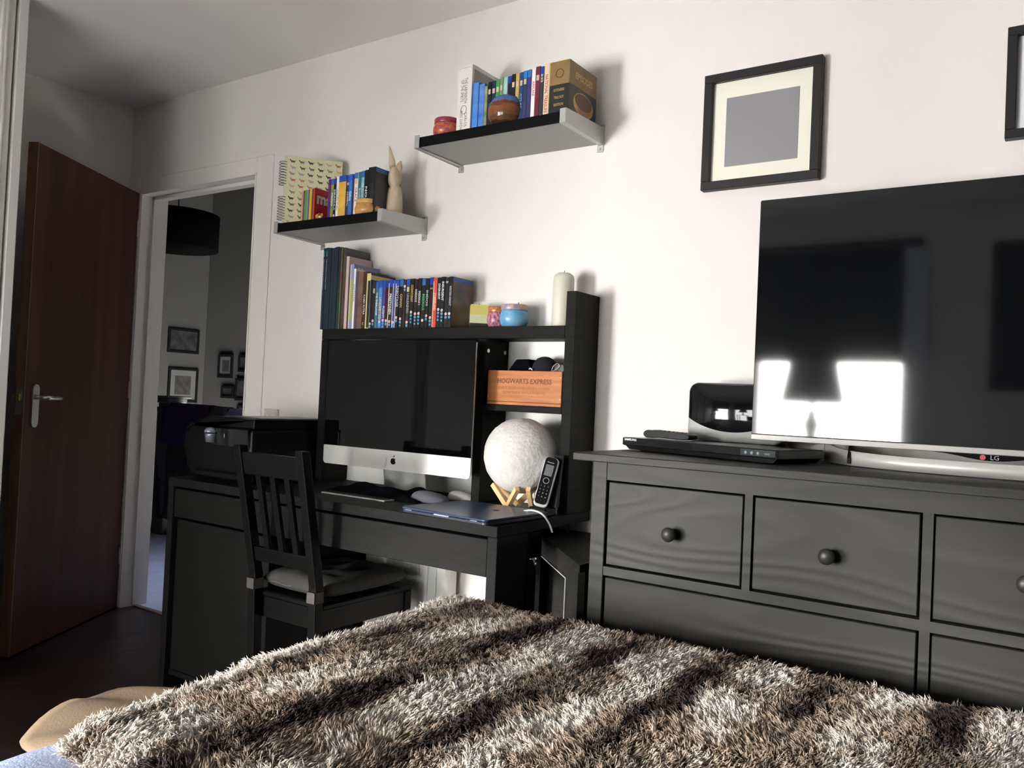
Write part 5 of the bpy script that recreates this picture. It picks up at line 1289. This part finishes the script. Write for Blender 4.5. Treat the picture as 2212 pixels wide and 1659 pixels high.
a = np.random.uniform(0, 2*PI, n_)
T1 = np.stack([np.cos(a), np.sin(a), np.zeros(n_)], 1); T1 -= d1*(T1*d1).sum(1)[:, None]; T1 /= np.linalg.norm(T1, axis=1)[:, None]
T2 = np.cross(d1, T1)
NV = 10
verts = np.zeros((n_, NV, 3), dtype=np.float32)
for k in range(3):
    q = 2*PI*k/3; dd = math.cos(q)*T1+math.sin(q)*T2
    verts[:, k] = P0+dd*wd[:, None]; verts[:, 3+k] = P1+dd*(wd*1.15)[:, None]; verts[:, 6+k] = P2+dd*(wd*.8)[:, None]
verts[:, 9] = P3
base = (np.arange(n_)*NV)[:, None]
tris = []
for k in range(3):
    j = (k+1) % 3; tris += [[k, j, 3+j], [k, 3+j, 3+k], [3+k, 3+j, 6+j], [3+k, 6+j, 6+k], [6+k, 6+j, 9]]
tris = np.array(tris); Ft = (base[:, :, None]+tris[None]).reshape(-1, 3)
me = bpy.data.meshes.new('fur_pile')
me.vertices.add(n_*NV); me.vertices.foreach_set('co', (verts.reshape(-1, 3)-off.astype(np.float32)).ravel())
nf = len(Ft); me.loops.add(nf*3); me.loops.foreach_set('vertex_index', Ft.ravel().astype(np.int32))
me.polygons.add(nf); me.polygons.foreach_set('loop_start', np.arange(0, nf*3, 3, dtype=np.int32)); me.polygons.foreach_set('loop_total', np.full(nf, 3, dtype=np.int32))
me.update(calc_edges=True); me.shade_smooth()
tuft = rs_.uniform(.80, 1.18, 65536)[hsh][:, None]
cc = fur_col(rx, ry)*np.random.uniform(.82, 1.15, (n_, 1))*tuft
cc = np.clip(cc, 0, .97); cv = np.repeat(cc[:, None, :], NV, axis=1)
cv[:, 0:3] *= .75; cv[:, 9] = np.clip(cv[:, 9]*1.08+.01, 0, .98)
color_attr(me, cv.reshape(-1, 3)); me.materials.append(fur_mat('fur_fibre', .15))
o = bpy.data.objects.new('fur_pile', me); C.objects.link(o); o.parent = t; tag(o, kind='stuff')
# turned-back suede underside at the left
bm = bmesh.new()
outline = [(-1.06, .57), (-1.18, .58), (-1.245, .625), (-1.285, .70), (-1.30, .74), (-1.27, .79), (-1.19, .84), (-1.10, .86)]
sp_ = smoothpath(outline, 4); rows = []
for i, p in enumerate(sp_):
    c = Vector((-1.06, .585+.29*i/(len(sp_)-1)))
    row = []
    for k in range(9):
        q = k/8; x = c.x+(p[0]-c.x)*q; y = c.y+(p[1]-c.y)*q
        row.append(bm.verts.new((x, y, .603-.030*q*q*(1 if i < 8 else 1)+.006*math.sin(i*.7)*q)))
    rows.append(row)
for a_, b_ in zip(rows, rows[1:]):
    for k in range(8):
        try: bm.faces.new((a_[k], a_[k+1], b_[k+1], b_[k]))
        except ValueError: pass
o = ob('suede_underside', bm, mat('tan_suede', S('7c6955'), .85, bump=.2, bscale=300), t, smooth=True)
o.modifiers.new('thick', 'SOLIDIFY').thickness = .006

def shade_mat():
    m, n, l, b = nt('translucent_lamp_shade'); b.inputs['Base Color'].default_value = (.25, .25, .26, 1); b.inputs['Roughness'].default_value = .9
    tl = n.new('ShaderNodeBsdfTranslucent'); tl.inputs['Color'].default_value = (.55, .55, .56, 1)
    mx = n.new('ShaderNodeMixShader'); out = [q for q in n if q.type == 'OUTPUT_MATERIAL'][0]
    l.new(b.outputs[0], mx.inputs[1]); l.new(tl.outputs[0], mx.inputs[2]); l.new(mx.outputs[0], out.inputs[0]); return m
m_shade = shade_mat()
# ================================================================= things behind the camera, seen in the screen's reflection
for i, (lx, lab) in enumerate(((-1.40, 'dark urn table lamp with empire shade before the nearer window, left of the bed'), (-2.75, 'dark urn table lamp with empire shade before the farther window'))):
    t = thing('table_lamp', lab, 'lamp', (lx, -1.15, .92))
    bm = bmesh.new(); lathe(bm, [(.055, 0), (.057, .012), (.028, .03), (.034, .055), (.045, .09), (.040, .13), (.022, .155), (.034, .175), (.012, .19), (.010, .24)], (lx, -1.15, .9155), 28)
    ob('base', bm, mat('grey_ceramic', (.40, .40, .48), .4), t)
    bm = bmesh.new(); lathe(bm, [(.188, 0), (.186, .002), (.136, .265), (.138, .265), (.190, 0)], (lx, -1.15, 1.155), 36)
    ob('lamp_shade', bm, m_shade, t)
    tb = thing('bedside_table', 'black bedside table under the %s lamp' % ('nearer' if i == 0 else 'farther'), 'table', (lx, -1.15, 0))
    ob('top', B(lx-.22, lx+.22, -1.36, -.95, .895, .915), m_black, tb)
    for sx in (-.20, .20):
        for sy in (-1.34, -.97): ob('leg', B(lx+sx-.015, lx+sx+.015, sy-.015, sy+.015, 0, .895), m_black, tb)
picture('wall_picture', 'large dark canvas on the wall behind the bed', -.47, .60, 1.27, 2.16, 0, .03, flat('101010'), flat('0c0c0e'), wallx=None) if False else None
bm = bmesh.new(); rows = []
for i in range(25):
    u = i/24; rows.append([bm.verts.new((-.945+.15*u, YB+.045+.012*math.sin(u*28), z)) for z in (.25, .9, 1.44, 2.15)])
for a_, b_ in zip(rows, rows[1:]):
    for k in range(3): bm.faces.new((a_[k], b_[k], b_[k+1], a_[k+1]))
o = ob('reveal_stand_in', bm, mat('pale_reveal_strip', (.55, .60, .68), .9), base=(-.87, YB+.05, 1.2), smooth=True)  # added folded strip standing in for the lit white window reveal
tag(o, 'narrow pale strip standing in for the lit right reveal of the nearer window', 'reveal_stand_in')
t = thing('wall_canvas', 'large black canvas hanging on the wall behind the bed', 'picture', (.07, YB+.02, 1.7))
ob('canvas', B(-.47, .60, YB+.002, YB+.03, 1.27, 2.16, bevel=.002), flat('0c0c0e', .9), t)

# lettering curves become plain meshes
dg = bpy.context.evaluated_depsgraph_get()
for o_ in [o for o in SC.objects if o.type == 'FONT']:
    me = bpy.data.meshes.new_from_object(o_.evaluated_get(dg))
    if not len(me.materials): me.materials.append(o_.data.materials[0])
    nm = o_.name.split('.')[0]; p, mb = o_.parent, o_.matrix_basis.copy()
    bpy.data.objects.remove(o_)
    n = bpy.data.objects.new(nm, me); C.objects.link(n); n.parent = p; n.matrix_basis = mb
